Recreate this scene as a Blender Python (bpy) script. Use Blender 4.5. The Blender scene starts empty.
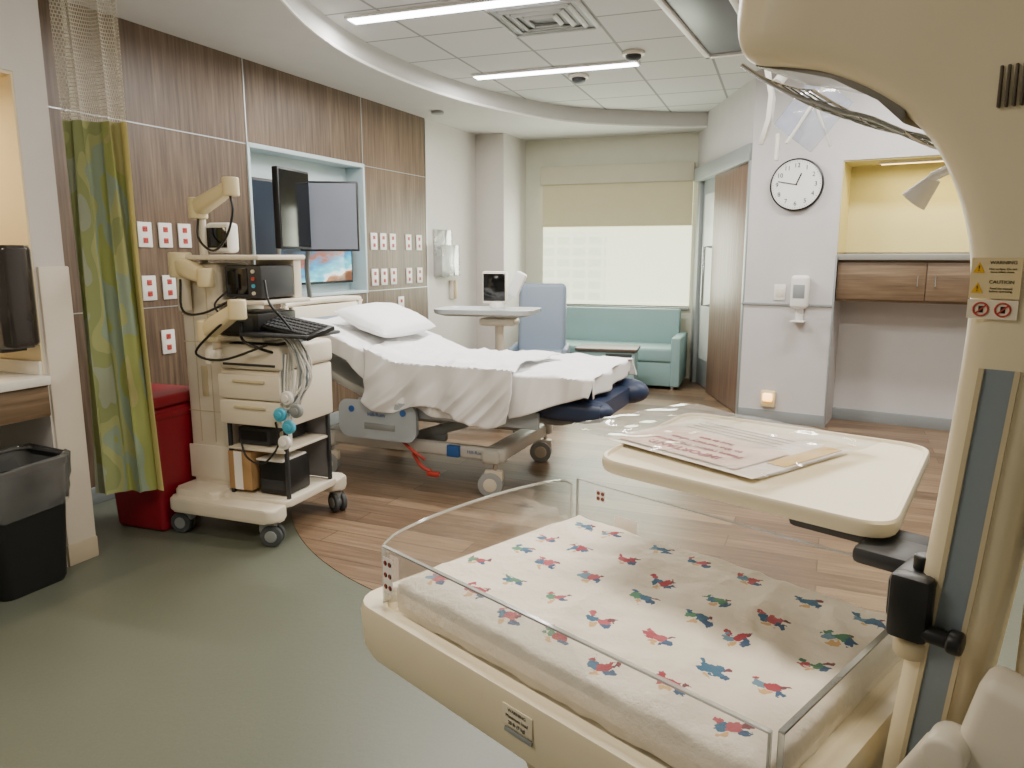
import bpy,bmesh,math,random
from mathutils import Vector,Matrix,noise,Euler
random.seed(3)
R=math.radians
# ---------------------------------------------------------------- materials
def lin(h):
    h=h.lstrip('#');o=[]
    for i in (0,2,4):
        c=int(h[i:i+2],16)/255
        o.append(c/12.92 if c<=.04045 else ((c+.055)/1.055)**2.4)
    return (*o,1)
def sc(c,k): return (min(c[0]*k,1),min(c[1]*k,1),min(c[2]*k,1),1)
def newmat(name):
    m=bpy.data.materials.new(name);m.use_nodes=True
    nt=m.node_tree;b=nt.nodes['Principled BSDF'];return m,nt,b
def coords(nt,scale=(1,1,1),rot=(0,0,0),loc=(0,0,0)):
    tc=nt.nodes.new('ShaderNodeTexCoord');mp=nt.nodes.new('ShaderNodeMapping')
    mp.inputs['Scale'].default_value=scale;mp.inputs['Rotation'].default_value=rot;mp.inputs['Location'].default_value=loc
    nt.links.new(tc.outputs['Object'],mp.inputs['Vector']);return mp.outputs[0]
def nz(nt,vec,scale,detail=3,rough=.5):
    n=nt.nodes.new('ShaderNodeTexNoise');n.inputs['Scale'].default_value=scale;n.inputs['Detail'].default_value=detail
    n.inputs['Roughness'].default_value=rough;nt.links.new(vec,n.inputs['Vector']);return n
def mix(nt,fac,a,b,mode='MIX'):
    m=nt.nodes.new('ShaderNodeMix');m.data_type='RGBA';m.blend_type=mode
    for s,i in ((fac,0),(a,6),(b,7)):
        if hasattr(s,'is_output'): nt.links.new(s,m.inputs[i])
        else: m.inputs[i].default_value=s
    return m.outputs[2]
def ramp(nt,fac,stops,interp='LINEAR'):
    r=nt.nodes.new('ShaderNodeValToRGB');cr=r.color_ramp;cr.interpolation=interp
    while len(cr.elements)<len(stops): cr.elements.new(.5)
    for e,(p,c) in zip(cr.elements,stops): e.position=p;e.color=c
    nt.links.new(fac,r.inputs[0]);return r.outputs[0]
def math_(nt,op,a,b=None):
    m=nt.nodes.new('ShaderNodeMath');m.operation=op
    for s,i in ((a,0),(b,1)):
        if s is None: continue
        if hasattr(s,'is_output'): nt.links.new(s,m.inputs[i])
        else: m.inputs[i].default_value=s
    return m.outputs[0]
def bump(nt,b,h,st=.2,dist=.01):
    n=nt.nodes.new('ShaderNodeBump');n.inputs['Strength'].default_value=st;n.inputs['Distance'].default_value=dist
    nt.links.new(h,n.inputs['Height']);nt.links.new(n.outputs[0],b.inputs['Normal'])
def M(name,hx,rough=.5,metal=0,var=.05,scale=6,bmp=0,bs=80,emit=None,es=0,coat=0):
    m,nt,b=newmat(name);c=lin(hx);v=coords(nt)
    n=nz(nt,v,scale)
    nt.links.new(mix(nt,n.outputs[0],sc(c,1-var),sc(c,1+var)),b.inputs['Base Color'])
    b.inputs['Roughness'].default_value=rough;b.inputs['Metallic'].default_value=metal
    b.inputs['Coat Weight'].default_value=coat
    if bmp: bump(nt,b,nz(nt,v,bs,4).outputs[0],bmp,.003)
    if emit: b.inputs['Emission Color'].default_value=lin(emit);b.inputs['Emission Strength'].default_value=es
    return m
def wood(name,dark,mid,light,ax='Z',rough=.45,s=1):
    m,nt,b=newmat(name)
    scl={'Z':(26*s,26*s,1.1*s),'X':(1.1*s,26*s,26*s)}[ax]
    v=coords(nt,scl);n=nz(nt,v,1.6,8,.62)
    v2=coords(nt,(2,2,.5) if ax=='Z' else (.5,2,2));n2=nz(nt,v2,1.5)
    f=math_(nt,'ADD',math_(nt,'MULTIPLY',n.outputs[0],.75),math_(nt,'MULTIPLY',n2.outputs[0],.25))
    nt.links.new(ramp(nt,f,[(.32,lin(dark)),(.5,lin(mid)),(.68,lin(light))]),b.inputs['Base Color'])
    b.inputs['Roughness'].default_value=rough;bump(nt,b,n.outputs[0],.12,.002);return m
def clear(name,tint='#ffffff',gl=.10,alpha=.06):
    m=bpy.data.materials.new(name);m.use_nodes=True;nt=m.node_tree;nt.nodes.clear()
    o=nt.nodes.new('ShaderNodeOutputMaterial');t=nt.nodes.new('ShaderNodeBsdfTransparent');g=nt.nodes.new('ShaderNodeBsdfGlossy')
    g.inputs['Roughness'].default_value=.08;d=nt.nodes.new('ShaderNodeBsdfDiffuse');d.inputs[0].default_value=lin(tint)
    lw=nt.nodes.new('ShaderNodeLayerWeight');lw.inputs[0].default_value=.25
    a=nt.nodes.new('ShaderNodeMixShader');a.inputs[0].default_value=alpha
    tc=nt.nodes.new('ShaderNodeTexCoord');n=nt.nodes.new('ShaderNodeTexNoise');n.inputs['Scale'].default_value=4
    nt.links.new(tc.outputs['Object'],n.inputs['Vector'])
    nt.links.new(math_(nt,'MULTIPLY',n.outputs[0],alpha*2),a.inputs[0])
    bb=nt.nodes.new('ShaderNodeMixShader')
    nt.links.new(t.outputs[0],a.inputs[1]);nt.links.new(d.outputs[0],a.inputs[2])
    nt.links.new(math_(nt,'MULTIPLY',lw.outputs['Fresnel'],gl*4),bb.inputs[0])
    nt.links.new(a.outputs[0],bb.inputs[1]);nt.links.new(g.outputs[0],bb.inputs[2]);nt.links.new(bb.outputs[0],o.inputs[0]);return m

paint=M('wall_paint','#D0CBC5',.6,bmp=.05,bs=150)
paint_cool=M('wall_paint_cool','#CAC7C6',.6,bmp=.05,bs=150)
warm_light_tint=M('alcove_warm_light_tint','#E6D5AE',.6)  # warm lamp glow put into the alcove wall colour
ceil_paint=M('soffit_paint','#CBC9C5',.7)
woodwall=wood('walnut_laminate','#3F2F25','#63503F','#836E59')
woodcab=wood('walnut_cabinet','#50402D','#705B45','#8A765B',ax='X')
wooddoor=wood('door_wood','#524034','#735B4B','#8A7462')
alu=M('aluminium','#AEB2B2',.35,.6)
chrome=M('chrome','#D0D2D4',.15,1)
steelgrey=M('frame_grey','#969C9C',.45,.2)
white=M('white_plastic','#E9E7E2',.4)
offwhite=M('offwhite_plastic','#E2DBCB',.42)
cream=M('cream_plastic','#E9DDBD',.38,var=.03)
creamd=M('cream_dark_plastic','#C9BC9A',.45)  # darker cream for grooves, handles, rails and pedestal
armc=M('arm_cream','#E6D6AC',.4)
cartc=M('cart_enamel','#E2D9C6',.4)
black=M('black_plastic','#141517',.4)
darkgrey=M('dark_grey_plastic','#2E3034',.5)
greyp=M('grey_plastic','#8E9394',.45)
rubber=M('rubber_grey','#4A4D50',.7)
rubberl=M('rubber_light','#A4A8AA',.6)
blueh=M('cool_grey_channel','#8B97A0',.4,.2)
bluegrey=M('pale_blue_grey','#AEB9C2',.45)
red=M('red_plastic','#8E0F26',.4)
redd=M('red_socket','#BC4038',.5)
navy=M('navy_vinyl','#2A3856',.45)
blue=M('blue_decal','#2C5FA8',.4)
teal=M('teal_vinyl','#86A5A4',.5,bmp=.1)
slate=M('slate_blue_vinyl','#7D8B9B',.55,bmp=.1)
lightblue=M('recess_blue','#BCCED2',.5)
cardboard=M('cardboard','#B08B5E',.8)
linen=M('white_linen','#F4F4F4',.85,bmp=.25,bs=30)
paper=M('paper','#F4EEE6',.8)
paperpink=M('paper_pink','#F2DCD0',.8)
ink=M('ink_black','#1A1A1A',.7)
inkred=M('ink_red','#A43048',.7)
yellow=M('warning_yellow','#E8B21E',.5)
cyan=M('cyan_plastic','#4CB3D4',.4)
quartz=M('countertop','#DEDAD0',.3,scale=60)
screen_grey=M('screen_grey','#70757F',.15,emit='#70757F',es=.25)
screen_black=M('screen_black','#07080A',.1)
acry=clear('clear_acrylic','#f4f4ee',.08,.025)
acry_edge=clear('acrylic_edge','#eef0ea',.3,.34)
film=clear('clear_film','#ffffff',.28,.09)
def led(name,hx,s):
    m=M(name,'#FFFFFF',.5,emit=hx,es=s);return m
ledw=led('led_diffuser','#F4F6FF',16)
ledwarm=led('led_warm','#FFD37A',6)
night=led('nightlight_glow','#FFB23A',5)
m,nt,b=newmat('green_sheet_vinyl');v=coords(nt);n=nz(nt,v,1.2,4);n2=nz(nt,v,120,3)
c=mix(nt,n.outputs[0],lin('#63675A'),lin('#717668'));nt.links.new(mix(nt,math_(nt,'MULTIPLY',n2.outputs[0],.45),c,lin('#4A4F43')),b.inputs['Base Color'])
b.inputs['Roughness'].default_value=.4;bump(nt,b,nz(nt,v,45,3).outputs[0],.2,.003);greenfloor=m
m,nt,b=newmat('plank_floor');v=coords(nt)
br=nt.nodes.new('ShaderNodeTexBrick');br.inputs['Scale'].default_value=1;br.inputs['Brick Width'].default_value=1.15;br.inputs['Row Height'].default_value=.15
br.inputs['Mortar Size'].default_value=.0022;br.inputs['Mortar'].default_value=lin('#4A3A30');br.inputs['Color1'].default_value=(0,0,0,1);br.inputs['Color2'].default_value=(1,1,1,1);br.offset=.37
nt.links.new(v,br.inputs['Vector'])
g=nz(nt,coords(nt,(1.6,26,1)),1.5,7,.65)
gg=math_(nt,'ADD',math_(nt,'MULTIPLY',g.outputs[0],.75),math_(nt,'MULTIPLY',br.outputs['Color'],.26))
c=ramp(nt,gg,[(.25,lin('#47372B')),(.47,lin('#6E5844')),(.72,lin('#927A60'))])
nt.links.new(mix(nt,br.outputs['Fac'],c,lin('#3C3027')),b.inputs['Base Color']);b.inputs['Roughness'].default_value=.36;bump(nt,b,g.outputs[0],.06,.002);plank=m
m,nt,b=newmat('ceiling_tile_grid');v=coords(nt)
br=nt.nodes.new('ShaderNodeTexBrick');br.offset=0;br.inputs['Scale'].default_value=1;br.inputs['Brick Width'].default_value=.61;br.inputs['Row Height'].default_value=.61
br.inputs['Mortar Size'].default_value=.011;br.inputs['Mortar'].default_value=lin('#8A8A88');br.inputs['Color1'].default_value=lin('#CECECB');br.inputs['Color2'].default_value=lin('#C6C6C3')
nt.links.new(v,br.inputs['Vector']);n=nz(nt,v,160,2)
nt.links.new(mix(nt,math_(nt,'MULTIPLY',n.outputs[0],.18),br.outputs['Color'],lin('#8E8E8C')),b.inputs['Base Color']);b.inputs['Roughness'].default_value=.8;tiles=m
# baby sheet print
m,nt,b=newmat('nursery_print_flannel');v0=coords(nt)
dn=nz(nt,v0,75,3);dd=nt.nodes.new('ShaderNodeVectorMath');dd.operation='MULTIPLY_ADD'
nt.links.new(dn.outputs['Color'],dd.inputs[0]);dd.inputs[1].default_value=(.03,.03,.0);nt.links.new(v0,dd.inputs[2])
def blot(off,thr,scale=10.2):
    ad=nt.nodes.new('ShaderNodeVectorMath');ad.operation='ADD';ad.inputs[1].default_value=off;nt.links.new(dd.outputs[0],ad.inputs[0])
    vo=nt.nodes.new('ShaderNodeTexVoronoi');vo.voronoi_dimensions='2D';vo.inputs['Scale'].default_value=scale;vo.inputs['Randomness'].default_value=.3
    nt.links.new(ad.outputs[0],vo.inputs['Vector'])
    return math_(nt,'LESS_THAN',vo.outputs['Distance'],thr),vo.outputs['Color']
base=lin('#F1E9DB')
m1,c1=blot((0,0,0),.115);m2,_=blot((.016,.005,0),.10);m3,_=blot((-.014,.008,0),.08);m4,_=blot((.004,.019,0),.065);m5,_=blot((.026,-.006,0),.06);m6,_=blot((-.01,-.012,0),.05)
sep=nt.nodes.new('ShaderNodeSeparateColor');nt.links.new(c1,sep.inputs[0])
colA=ramp(nt,sep.outputs[0],[(0,lin('#A84A56')),(.35,lin('#B9626C')),(.6,lin('#57896F')),(.78,lin('#4F7594'))],'CONSTANT')
colB=ramp(nt,sep.outputs[1],[(0,lin('#4C7495')),(.4,lin('#7396AE')),(.6,lin('#63957A')),(.8,lin('#B25563'))],'CONSTANT')
cc=mix(nt,m2,base,colB);cc=mix(nt,m5,cc,colA);cc=mix(nt,m1,cc,colA);cc=mix(nt,m3,cc,lin('#4A6488'));cc=mix(nt,m4,cc,lin('#D8B380'));cc=mix(nt,m6,cc,lin('#7F4E58'))
nt.links.new(cc,b.inputs['Base Color']);b.inputs['Roughness'].default_value=.9;bump(nt,b,nz(nt,v0,20,5,.6).outputs[0],.9,.012);flannel=m
# curtain
m,nt,b=newmat('curtain_fabric')
tc=nt.nodes.new('ShaderNodeUVMap');sp=nt.nodes.new('ShaderNodeSeparateXYZ');nt.links.new(tc.outputs[0],sp.inputs[0])
mp=nt.nodes.new('ShaderNodeMapping');mp.inputs['Scale'].default_value=(1.3,1.9,1);nt.links.new(tc.outputs[0],mp.inputs[0])
n=nt.nodes.new('ShaderNodeTexNoise');n.inputs['Scale'].default_value=2.6;n.inputs['Detail'].default_value=1.5;nt.links.new(mp.outputs[0],n.inputs['Vector'])
f=math_(nt,'ADD',math_(nt,'MULTIPLY',sp.outputs[0],.6),math_(nt,'MULTIPLY',math_(nt,'SUBTRACT',n.outputs[0],.4),1.3))
c=ramp(nt,f,[(0,lin('#98A08A')),(.14,lin('#8E9764')),(.28,lin('#A3A772')),(.38,lin('#8FA08A')),(.5,lin('#9AA25F')),(.66,lin('#ABA670')),(.85,lin('#8C9468'))],'CONSTANT')
edge=math_(nt,'GREATER_THAN',sp.outputs[0],.84)
nt.links.new(mix(nt,edge,c,lin('#CDC27E')),b.inputs['Base Color']);b.inputs['Roughness'].default_value=.85;curtain_m=m
m=bpy.data.materials.new('curtain_netting');m.use_nodes=True;nt=m.node_tree;nt.nodes.clear()
o=nt.nodes.new('ShaderNodeOutputMaterial');t=nt.nodes.new('ShaderNodeBsdfTransparent');d=nt.nodes.new('ShaderNodeBsdfDiffuse');d.inputs[0].default_value=lin('#D9D2C2')
uv=nt.nodes.new('ShaderNodeUVMap');br=nt.nodes.new('ShaderNodeTexBrick');br.inputs['Scale'].default_value=1;br.inputs['Brick Width'].default_value=.016;br.inputs['Row Height'].default_value=.016;br.inputs['Mortar Size'].default_value=.0024
nt.links.new(uv.outputs[0],br.inputs['Vector']);mx=nt.nodes.new('ShaderNodeMixShader');nt.links.new(math_(nt,'ADD',math_(nt,'MULTIPLY',br.outputs['Fac'],.5),.3),mx.inputs[0]);nt.links.new(t.outputs[0],mx.inputs[1]);nt.links.new(d.outputs[0],mx.inputs[2]);nt.links.new(mx.outputs[0],o.inputs[0]);netting=m
# tv picture
m,nt,b=newmat('tv_beach_picture');v=coords(nt);sp=nt.nodes.new('ShaderNodeSeparateXYZ');nt.links.new(v,sp.inputs[0])
n=nz(nt,coords(nt,(1.6,1,5)),2.5,5)
f=math_(nt,'ADD',math_(nt,'MULTIPLY',sp.outputs[2],1.5),math_(nt,'ADD',math_(nt,'MULTIPLY',sp.outputs[0],-.35),math_(nt,'MULTIPLY',n.outputs[0],.45)))
c=ramp(nt,math_(nt,'ADD',f,.5),[(.0,lin('#6A4630')),(.07,lin('#A9744A')),(.11,lin('#E8F2F4')),(.16,lin('#62BFD0')),(.3,lin('#2F86B5')),(.38,lin('#8A4A2E')),(.46,lin('#3E5A78')),(.62,lin('#232B36'))])
nt.links.new(c,b.inputs['Base Color']);nt.links.new(c,b.inputs['Emission Color']);b.inputs['Emission Strength'].default_value=.7;b.inputs['Roughness'].default_value=.15;tvm=m
# solar shade; daylight from behind is put in as emission
m,nt,b=newmat('solar_shade_emissive');v=coords(nt)
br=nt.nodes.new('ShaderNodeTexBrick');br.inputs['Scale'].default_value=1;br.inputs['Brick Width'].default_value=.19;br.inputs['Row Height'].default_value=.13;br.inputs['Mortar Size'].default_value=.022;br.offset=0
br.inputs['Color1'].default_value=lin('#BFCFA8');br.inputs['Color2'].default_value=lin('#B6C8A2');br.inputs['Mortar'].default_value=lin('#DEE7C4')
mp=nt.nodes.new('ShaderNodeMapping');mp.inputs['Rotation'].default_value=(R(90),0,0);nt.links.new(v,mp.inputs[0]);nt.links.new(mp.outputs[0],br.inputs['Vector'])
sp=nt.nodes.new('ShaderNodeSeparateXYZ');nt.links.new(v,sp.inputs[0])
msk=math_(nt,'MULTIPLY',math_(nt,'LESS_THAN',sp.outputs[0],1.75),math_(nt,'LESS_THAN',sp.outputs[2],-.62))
nt.links.new(mix(nt,math_(nt,'MULTIPLY',msk,.7),lin('#E6EDC4'),br.outputs['Color']),b.inputs['Emission Color']);b.inputs['Base Color'].default_value=lin('#E8E8D8');b.inputs['Emission Strength'].default_value=2.1;shade_glow=m
shade_fab=M('roller_shade_emissive','#BDB592',.8,emit='#BDB592',es=.22)  # slight emission stands in for daylight coming through the fabric

# ---------------------------------------------------------------- mesh tools
def catmull(pts,n=6):
    pts=[Vector(p) for p in pts];o=[]
    P=[2*pts[0]-pts[1]]+pts+[2*pts[-1]-pts[-2]]
    for i in range(1,len(P)-2):
        a,b_,c,d=P[i-1:i+3]
        for k in range(n):
            t=k/n;o.append(.5*((2*b_)+(c-a)*t+(2*a-5*b_+4*c-d)*t*t+(3*b_-a-3*c+d)*t**3))
    o.append(pts[-1]);return o
def rrect(w,h,r,n=5):
    r=min(r,w/2-1e-4,h/2-1e-4);o=[]
    for cx,cy,a0 in ((w/2-r,h/2-r,0),(-w/2+r,h/2-r,90),(-w/2+r,-h/2+r,180),(w/2-r,-h/2+r,270)):
        for k in range(n+1):
            a=R(a0+90*k/n);o.append((cx+r*math.cos(a),cy+r*math.sin(a)))
    return o
class Part:
    def __init__(s): s.bm=bmesh.new();s.uvs=None
    def add(s,t,mi=0,mtx=None):
        if mtx is not None: bmesh.ops.transform(t,matrix=mtx,verts=t.verts)
        for f in t.faces: f.material_index=mi
        bmesh.ops.recalc_face_normals(t,faces=t.faces)
        me=bpy.data.meshes.new('t');t.to_mesh(me);t.free();s.bm.from_mesh(me);bpy.data.meshes.remove(me);return s
    def box(s,c,size,bev=.004,rot=(0,0,0),mi=0,seg=2,taper=None):
        t=bmesh.new();bmesh.ops.create_cube(t,size=1)
        for v in t.verts:
            k=1
            if taper and v.co.z<0: k=taper
            v.co=Vector((v.co.x*size[0]*k,v.co.y*size[1]*k,v.co.z*size[2]))
        bev=min(bev,min(size)*.45)
        if bev>0: bmesh.ops.bevel(t,geom=list(t.edges),offset=bev,segments=seg,affect='EDGES',profile=.5)
        return s.add(t,mi,Matrix.Translation(c)@Euler([R(a) for a in rot]).to_matrix().to_4x4())
    def b2(s,lo,hi,bev=.004,mi=0,seg=2):
        return s.box([(a+b_)/2 for a,b_ in zip(lo,hi)],[b_-a for a,b_ in zip(lo,hi)],bev,mi=mi,seg=seg)
    def cyl(s,c,r,h,axis='Z',r2=None,seg=28,mi=0,bev=0,rot=None):
        t=bmesh.new();bmesh.ops.create_cone(t,cap_ends=True,segments=seg,radius1=r,radius2=r if r2 is None else r2,depth=h)
        if bev: 
            es=[e for e in t.edges if abs(e.verts[0].co.z-e.verts[1].co.z)<1e-6]
            bmesh.ops.bevel(t,geom=es,offset=bev,segments=3,affect='EDGES',profile=.5)
        q={'Z':Matrix(),'X':Matrix.Rotation(R(90),4,'Y'),'Y':Matrix.Rotation(R(90),4,'X')}[axis]
        if rot: q=Euler([R(a) for a in rot]).to_matrix().to_4x4()@q
        return s.add(t,mi,Matrix.Translation(c)@q)
    def ball(s,c,r,scale=(1,1,1),mi=0,rot=(0,0,0)):
        t=bmesh.new();bmesh.ops.create_uvsphere(t,u_segments=24,v_segments=14,radius=r)
        return s.add(t,mi,Matrix.Translation(c)@Euler([R(a) for a in rot]).to_matrix().to_4x4()@Matrix.Diagonal((*scale,1)))
    def tube(s,pts,r,mi=0,seg=10,sm=0,closed=False):
        pts=catmull(pts,sm) if sm else [Vector(p) for p in pts]
        n=len(pts);rs=r if isinstance(r,(list,tuple)) else None
        def rad(i):
            if not rs: return r
            f=i/(n-1)*(len(rs)-1);k=min(int(f),len(rs)-2);return rs[k]+(rs[k+1]-rs[k])*(f-k)
        up=Vector((0,0,1));secs=[]
        for i,p in enumerate(pts):
            if closed: d=pts[(i+1)%n]-pts[i-1]
            else: d=pts[min(i+1,n-1)]-pts[max(i-1,0)]
            d.normalize()
            if i==0: 
                a=d.cross(up)
                if a.length<.1: a=d.cross(Vector((1,0,0)))
            a=(a-d*a.dot(d));a.normalize();b_=d.cross(a)
            secs.append([p+a*math.cos(2*math.pi*k/seg)*rad(i)+b_*math.sin(2*math.pi*k/seg)*rad(i) for k in range(seg)])
        return s.loft(secs,mi,closed=closed)
    def loft(s,secs,mi=0,caps=True,closed=False):
        t=bmesh.new();V=[[t.verts.new(p) for p in sec] for sec in secs];m_=len(V[0]);n=len(V)
        for i in range(n if closed else n-1):
            A=V[i];B=V[(i+1)%n]
            for k in range(m_): t.faces.new((A[k],A[(k+1)%m_],B[(k+1)%m_],B[k]))
        if caps and not closed: t.faces.new(V[0]);t.faces.new(list(reversed(V[-1])))
        return s.add(t,mi)
    def slab(s,poly,z0,z1,mi=0,bev=0,mtx=None,taper=0):
        t=bmesh.new();n=len(poly)
        cx=sum(p[0] for p in poly)/n;cy=sum(p[1] for p in poly)/n
        k=1-taper
        A=[t.verts.new((cx+(p[0]-cx)*k,cy+(p[1]-cy)*k,z0)) for p in poly];B=[t.verts.new((p[0],p[1],z1)) for p in poly]
        t.faces.new(list(reversed(A)));t.faces.new(B)
        for i in range(n): t.faces.new((A[i],A[(i+1)%n],B[(i+1)%n],B[i]))
        if bev:
            es=[e for e in t.edges if abs(e.verts[0].co.z-e.verts[1].co.z)<1e-6]
            bmesh.ops.bevel(t,geom=es,offset=bev,segments=3,affect='EDGES',profile=.5)
        return s.add(t,mi,mtx)
    def lathe(s,prof,c=(0,0,0),seg=32,mi=0):
        return s.loft([[Vector(c)+Vector((r*math.cos(2*math.pi*k/seg),r*math.sin(2*math.pi*k/seg),z)) for k in range(seg)] for r,z in prof],mi)
    def grid(s,fn,nu,nv,mi=0,uv=False,us=1,vs=1):
        t=bmesh.new();V=[[t.verts.new(fn(i/nu,j/nv)) for j in range(nv+1)] for i in range(nu+1)]
        l=t.loops.layers.uv.new('UVMap')
        for i in range(nu):
            for j in range(nv):
                f=t.faces.new((V[i][j],V[i+1][j],V[i+1][j+1],V[i][j+1]))
                for lp,(a,b_) in zip(f.loops,((i,j),(i+1,j),(i+1,j+1),(i,j+1))): lp[l].uv=(a/nu*us,b_/nv*vs)
        for f in t.faces: f.material_index=mi
        me=bpy.data.meshes.new('t');t.to_mesh(me);t.free();s.bm.from_mesh(me);bpy.data.meshes.remove(me);return s
    def done(s,name,mats,parent=None,loc=(0,0,0),rz=0,label=None,cat=None,kind=None,group=None,ang=35,thick=0,sub=0,rot=None):
        me=bpy.data.meshes.new(name);s.bm.to_mesh(me);s.bm.free()
        for m_ in (mats if isinstance(mats,(list,tuple)) else [mats]): me.materials.append(m_)
        me.shade_smooth();me.set_sharp_from_angle(angle=R(ang))
        o=bpy.data.objects.new(name,me);bpy.context.scene.collection.objects.link(o)
        o.location=loc;o.rotation_euler=rot if rot else (0,0,R(rz));o.parent=parent
        if thick: md=o.modifiers.new('s','SOLIDIFY');md.thickness=thick
        if sub: md=o.modifiers.new('b','SUBSURF');md.levels=sub;md.render_levels=sub
        for k,v_ in (('label',label),('category',cat),('kind',kind),('group',group)):
            if v_: o[k]=v_
        return o
def thing(name,label,cat,loc=(0,0,0),rz=0,group=None):
    o=bpy.data.objects.new(name,None);o.empty_display_size=.1;bpy.context.scene.collection.objects.link(o)
    o.location=loc;o.rotation_euler=(0,0,R(rz));o['label']=label;o['category']=cat
    if group:o['group']=group
    return o
def dup(src,loc,rz=None,label=None):
    def cp(o,par):
        c=o.copy();bpy.context.scene.collection.objects.link(c)
        if par is not None: c.parent=par
        for ch in o.children: cp(ch,c)
        return c
    c=cp(src,None);c.location=loc
    if rz is not None:c.rotation_euler=(0,0,R(rz))
    if label:c['label']=label
    return c
def text(parent,s,size,loc,rot,mat,name='lettering',align='CENTER',ext=.0004,bold=0):
    cu=bpy.data.curves.new('txt','FONT');cu.body=s;cu.size=size;cu.align_x=align;cu.align_y='CENTER';cu.extrude=ext;cu.offset=bold;cu.resolution_u=3
    o=bpy.data.objects.new('txt',cu);bpy.context.scene.collection.objects.link(o)
    me=bpy.data.meshes.new_from_object(o);bpy.data.objects.remove(o)
    me.materials.clear();me.materials.append(mat)
    o=bpy.data.objects.new(name,me);bpy.context.scene.collection.objects.link(o)
    o.parent=parent;o.location=loc;o.rotation_euler=[R(a) for a in rot];return o

# ---------------------------------------------------------------- frames
P0=Vector((-2.235,4.515));WA=66.4
def Wp(x,y,z): return (P0.x+x*.4-y*.9165,P0.y+x*.9165+y*.4,z)
A0=Vector((-2.0,3.35));SA=-113.6
def Sp(x,y,z): return (A0.x-x*.4+y*.9165,A0.y-x*.9165-y*.4,z)
C0=Vector((2.0,6.4));CA=-31.8
def Cp(x,y,z): return (C0.x+x*.85+y*.527,C0.y-x*.527+y*.85,z)
WIN=Vector((-.55,9.38));NA=-18.7
def Np(x,y,z):
    c,s_=math.cos(R(NA)),math.sin(R(NA));return (WIN.x+x*c-y*s_,WIN.y+x*s_+y*c,z)
ST='structure'
# ---------------------------------------------------------------- shell
Part().b2((-5,-2.2,-.1),(5,10.5,0),0).done('floor',greenfloor,kind=ST)
pts=[]
for k in range(61):
    a=R(180+k*(175/60));pts.append((.75+2.07*math.cos(a),4.55+2.07*math.sin(a)))
pts=[(-1.3,9.6)]+pts+[(4.4,4.4),(4.4,9.6)]
c,s_=math.cos(R(23.6)),math.sin(R(23.6))
pl=[(x*c-y*s_,x*s_+y*c) for x,y in pts]
Part().slab(pl,.0,.003).done('floor_plank_inlay',plank,rz=-23.6,kind=ST)
loop=catmull([(-.7,1.6,0),(-1.1,2.8,0),(-1.22,4.2,0),(-1.15,5.1,0),(-.92,5.87,0),(-.53,6.66,0),(-.05,7.3,0),(.55,7.85,0),(1.3,8.1,0),(2.1,8.16,0),(3.0,7.8,0),(3.9,6.8,0),(4.15,5.0,0),(3.9,2.8,0),(3.0,1.3,0),(1.2,.7,0),(0,.9,0)],5)
t=bmesh.new();ov=[t.verts.new((x,y,2.75)) for x,y in ((-5,-2.2),(5,-2.2),(5,10.5),(-5,10.5))];iv=[t.verts.new((p.x,p.y,2.75)) for p in loop]
E=[t.edges.new((ov[i],ov[(i+1)%4])) for i in range(4)]+[t.edges.new((iv[i],iv[(i+1)%len(iv)])) for i in range(len(iv))]
bmesh.ops.triangle_fill(t,use_beauty=True,use_dissolve=False,edges=E)
p=Part();p.add(t,0)
n=len(loop);t=bmesh.new();a_=[t.verts.new((q.x,q.y,2.75)) for q in loop];b_=[t.verts.new((q.x,q.y,2.92)) for q in loop]
for i in range(n): t.faces.new((a_[i],a_[(i+1)%n],b_[(i+1)%n],b_[i]))
p.add(t,0)
p.done('ceiling_soffit',ceil_paint,kind=ST)
Part().tube([(q.x,q.y,2.755) for q in loop],.012,seg=6,closed=True).done('trim_bright_cove',white,kind=ST)  # white tube stands in for the bright lit edge of the cove
p=Part();p.b2((-7,-5,0),(9,11,.1),0);p.done('ceiling',tiles,kind=ST,loc=(0,0,2.9),rz=-20)
# headboard wall
p=Part()
for lo,hi in (((-1.35,0,0),(.95,.2,2.9)),((.95,0,2.185),(2.34,.2,2.9)),((.95,0,0),(2.34,.2,1.1)),((2.34,0,0),(3.42,.2,2.9))): p.b2(lo,hi,0)
for x in (.95,2.34,3.42): 
    p.b2((x-.005,-.003,0),(x+.005,.01,1.1 if x<3 else 2.75),0,mi=1);p.b2((x-.005,-.003,2.185),(x+.005,.01,2.75),0,mi=1)
for z in (2.185,1.1): 
    p.b2((-1.35,-.003,z-.003),(.95,.01,z+.003),0,mi=1);p.b2((2.34,-.003,z-.003),(3.42,.01,z+.003),0,mi=1)
p.done('wall_headboard',[woodwall,alu],loc=Wp(0,0,0),rz=WA,kind=ST)
p=Part();p.b2((.95,.17,1.1),(2.34,.2,2.185),0)
for lo,hi in (((.95,-.012,2.165),(2.34,.17,2.197)),((.95,-.012,1.088),(2.34,.17,1.112)),((.94,-.012,1.088),(.965,.17,2.197)),((2.325,-.012,1.088),(2.35,.17,2.197))): p.b2(lo,hi,.002)
p.done('trim_2',lightblue,loc=Wp(0,0,0),rz=WA,kind=ST)
Part().b2((3.42,0,0),(5.3,.2,2.9),0).done('wall_left',paint,loc=Wp(0,0,0),rz=WA,kind=ST)
Part().b2((4.55,-.35,0),(5.3,0,2.9),.005).done('wall_left_pier',paint,loc=Wp(0,0,0),rz=WA,kind=ST)
Part().b2((-1.35,-.015,0),(5.2,0,.1),.003).done('baseboard_left',greyp,loc=Wp(0,0,0),rz=WA,kind=ST)
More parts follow.
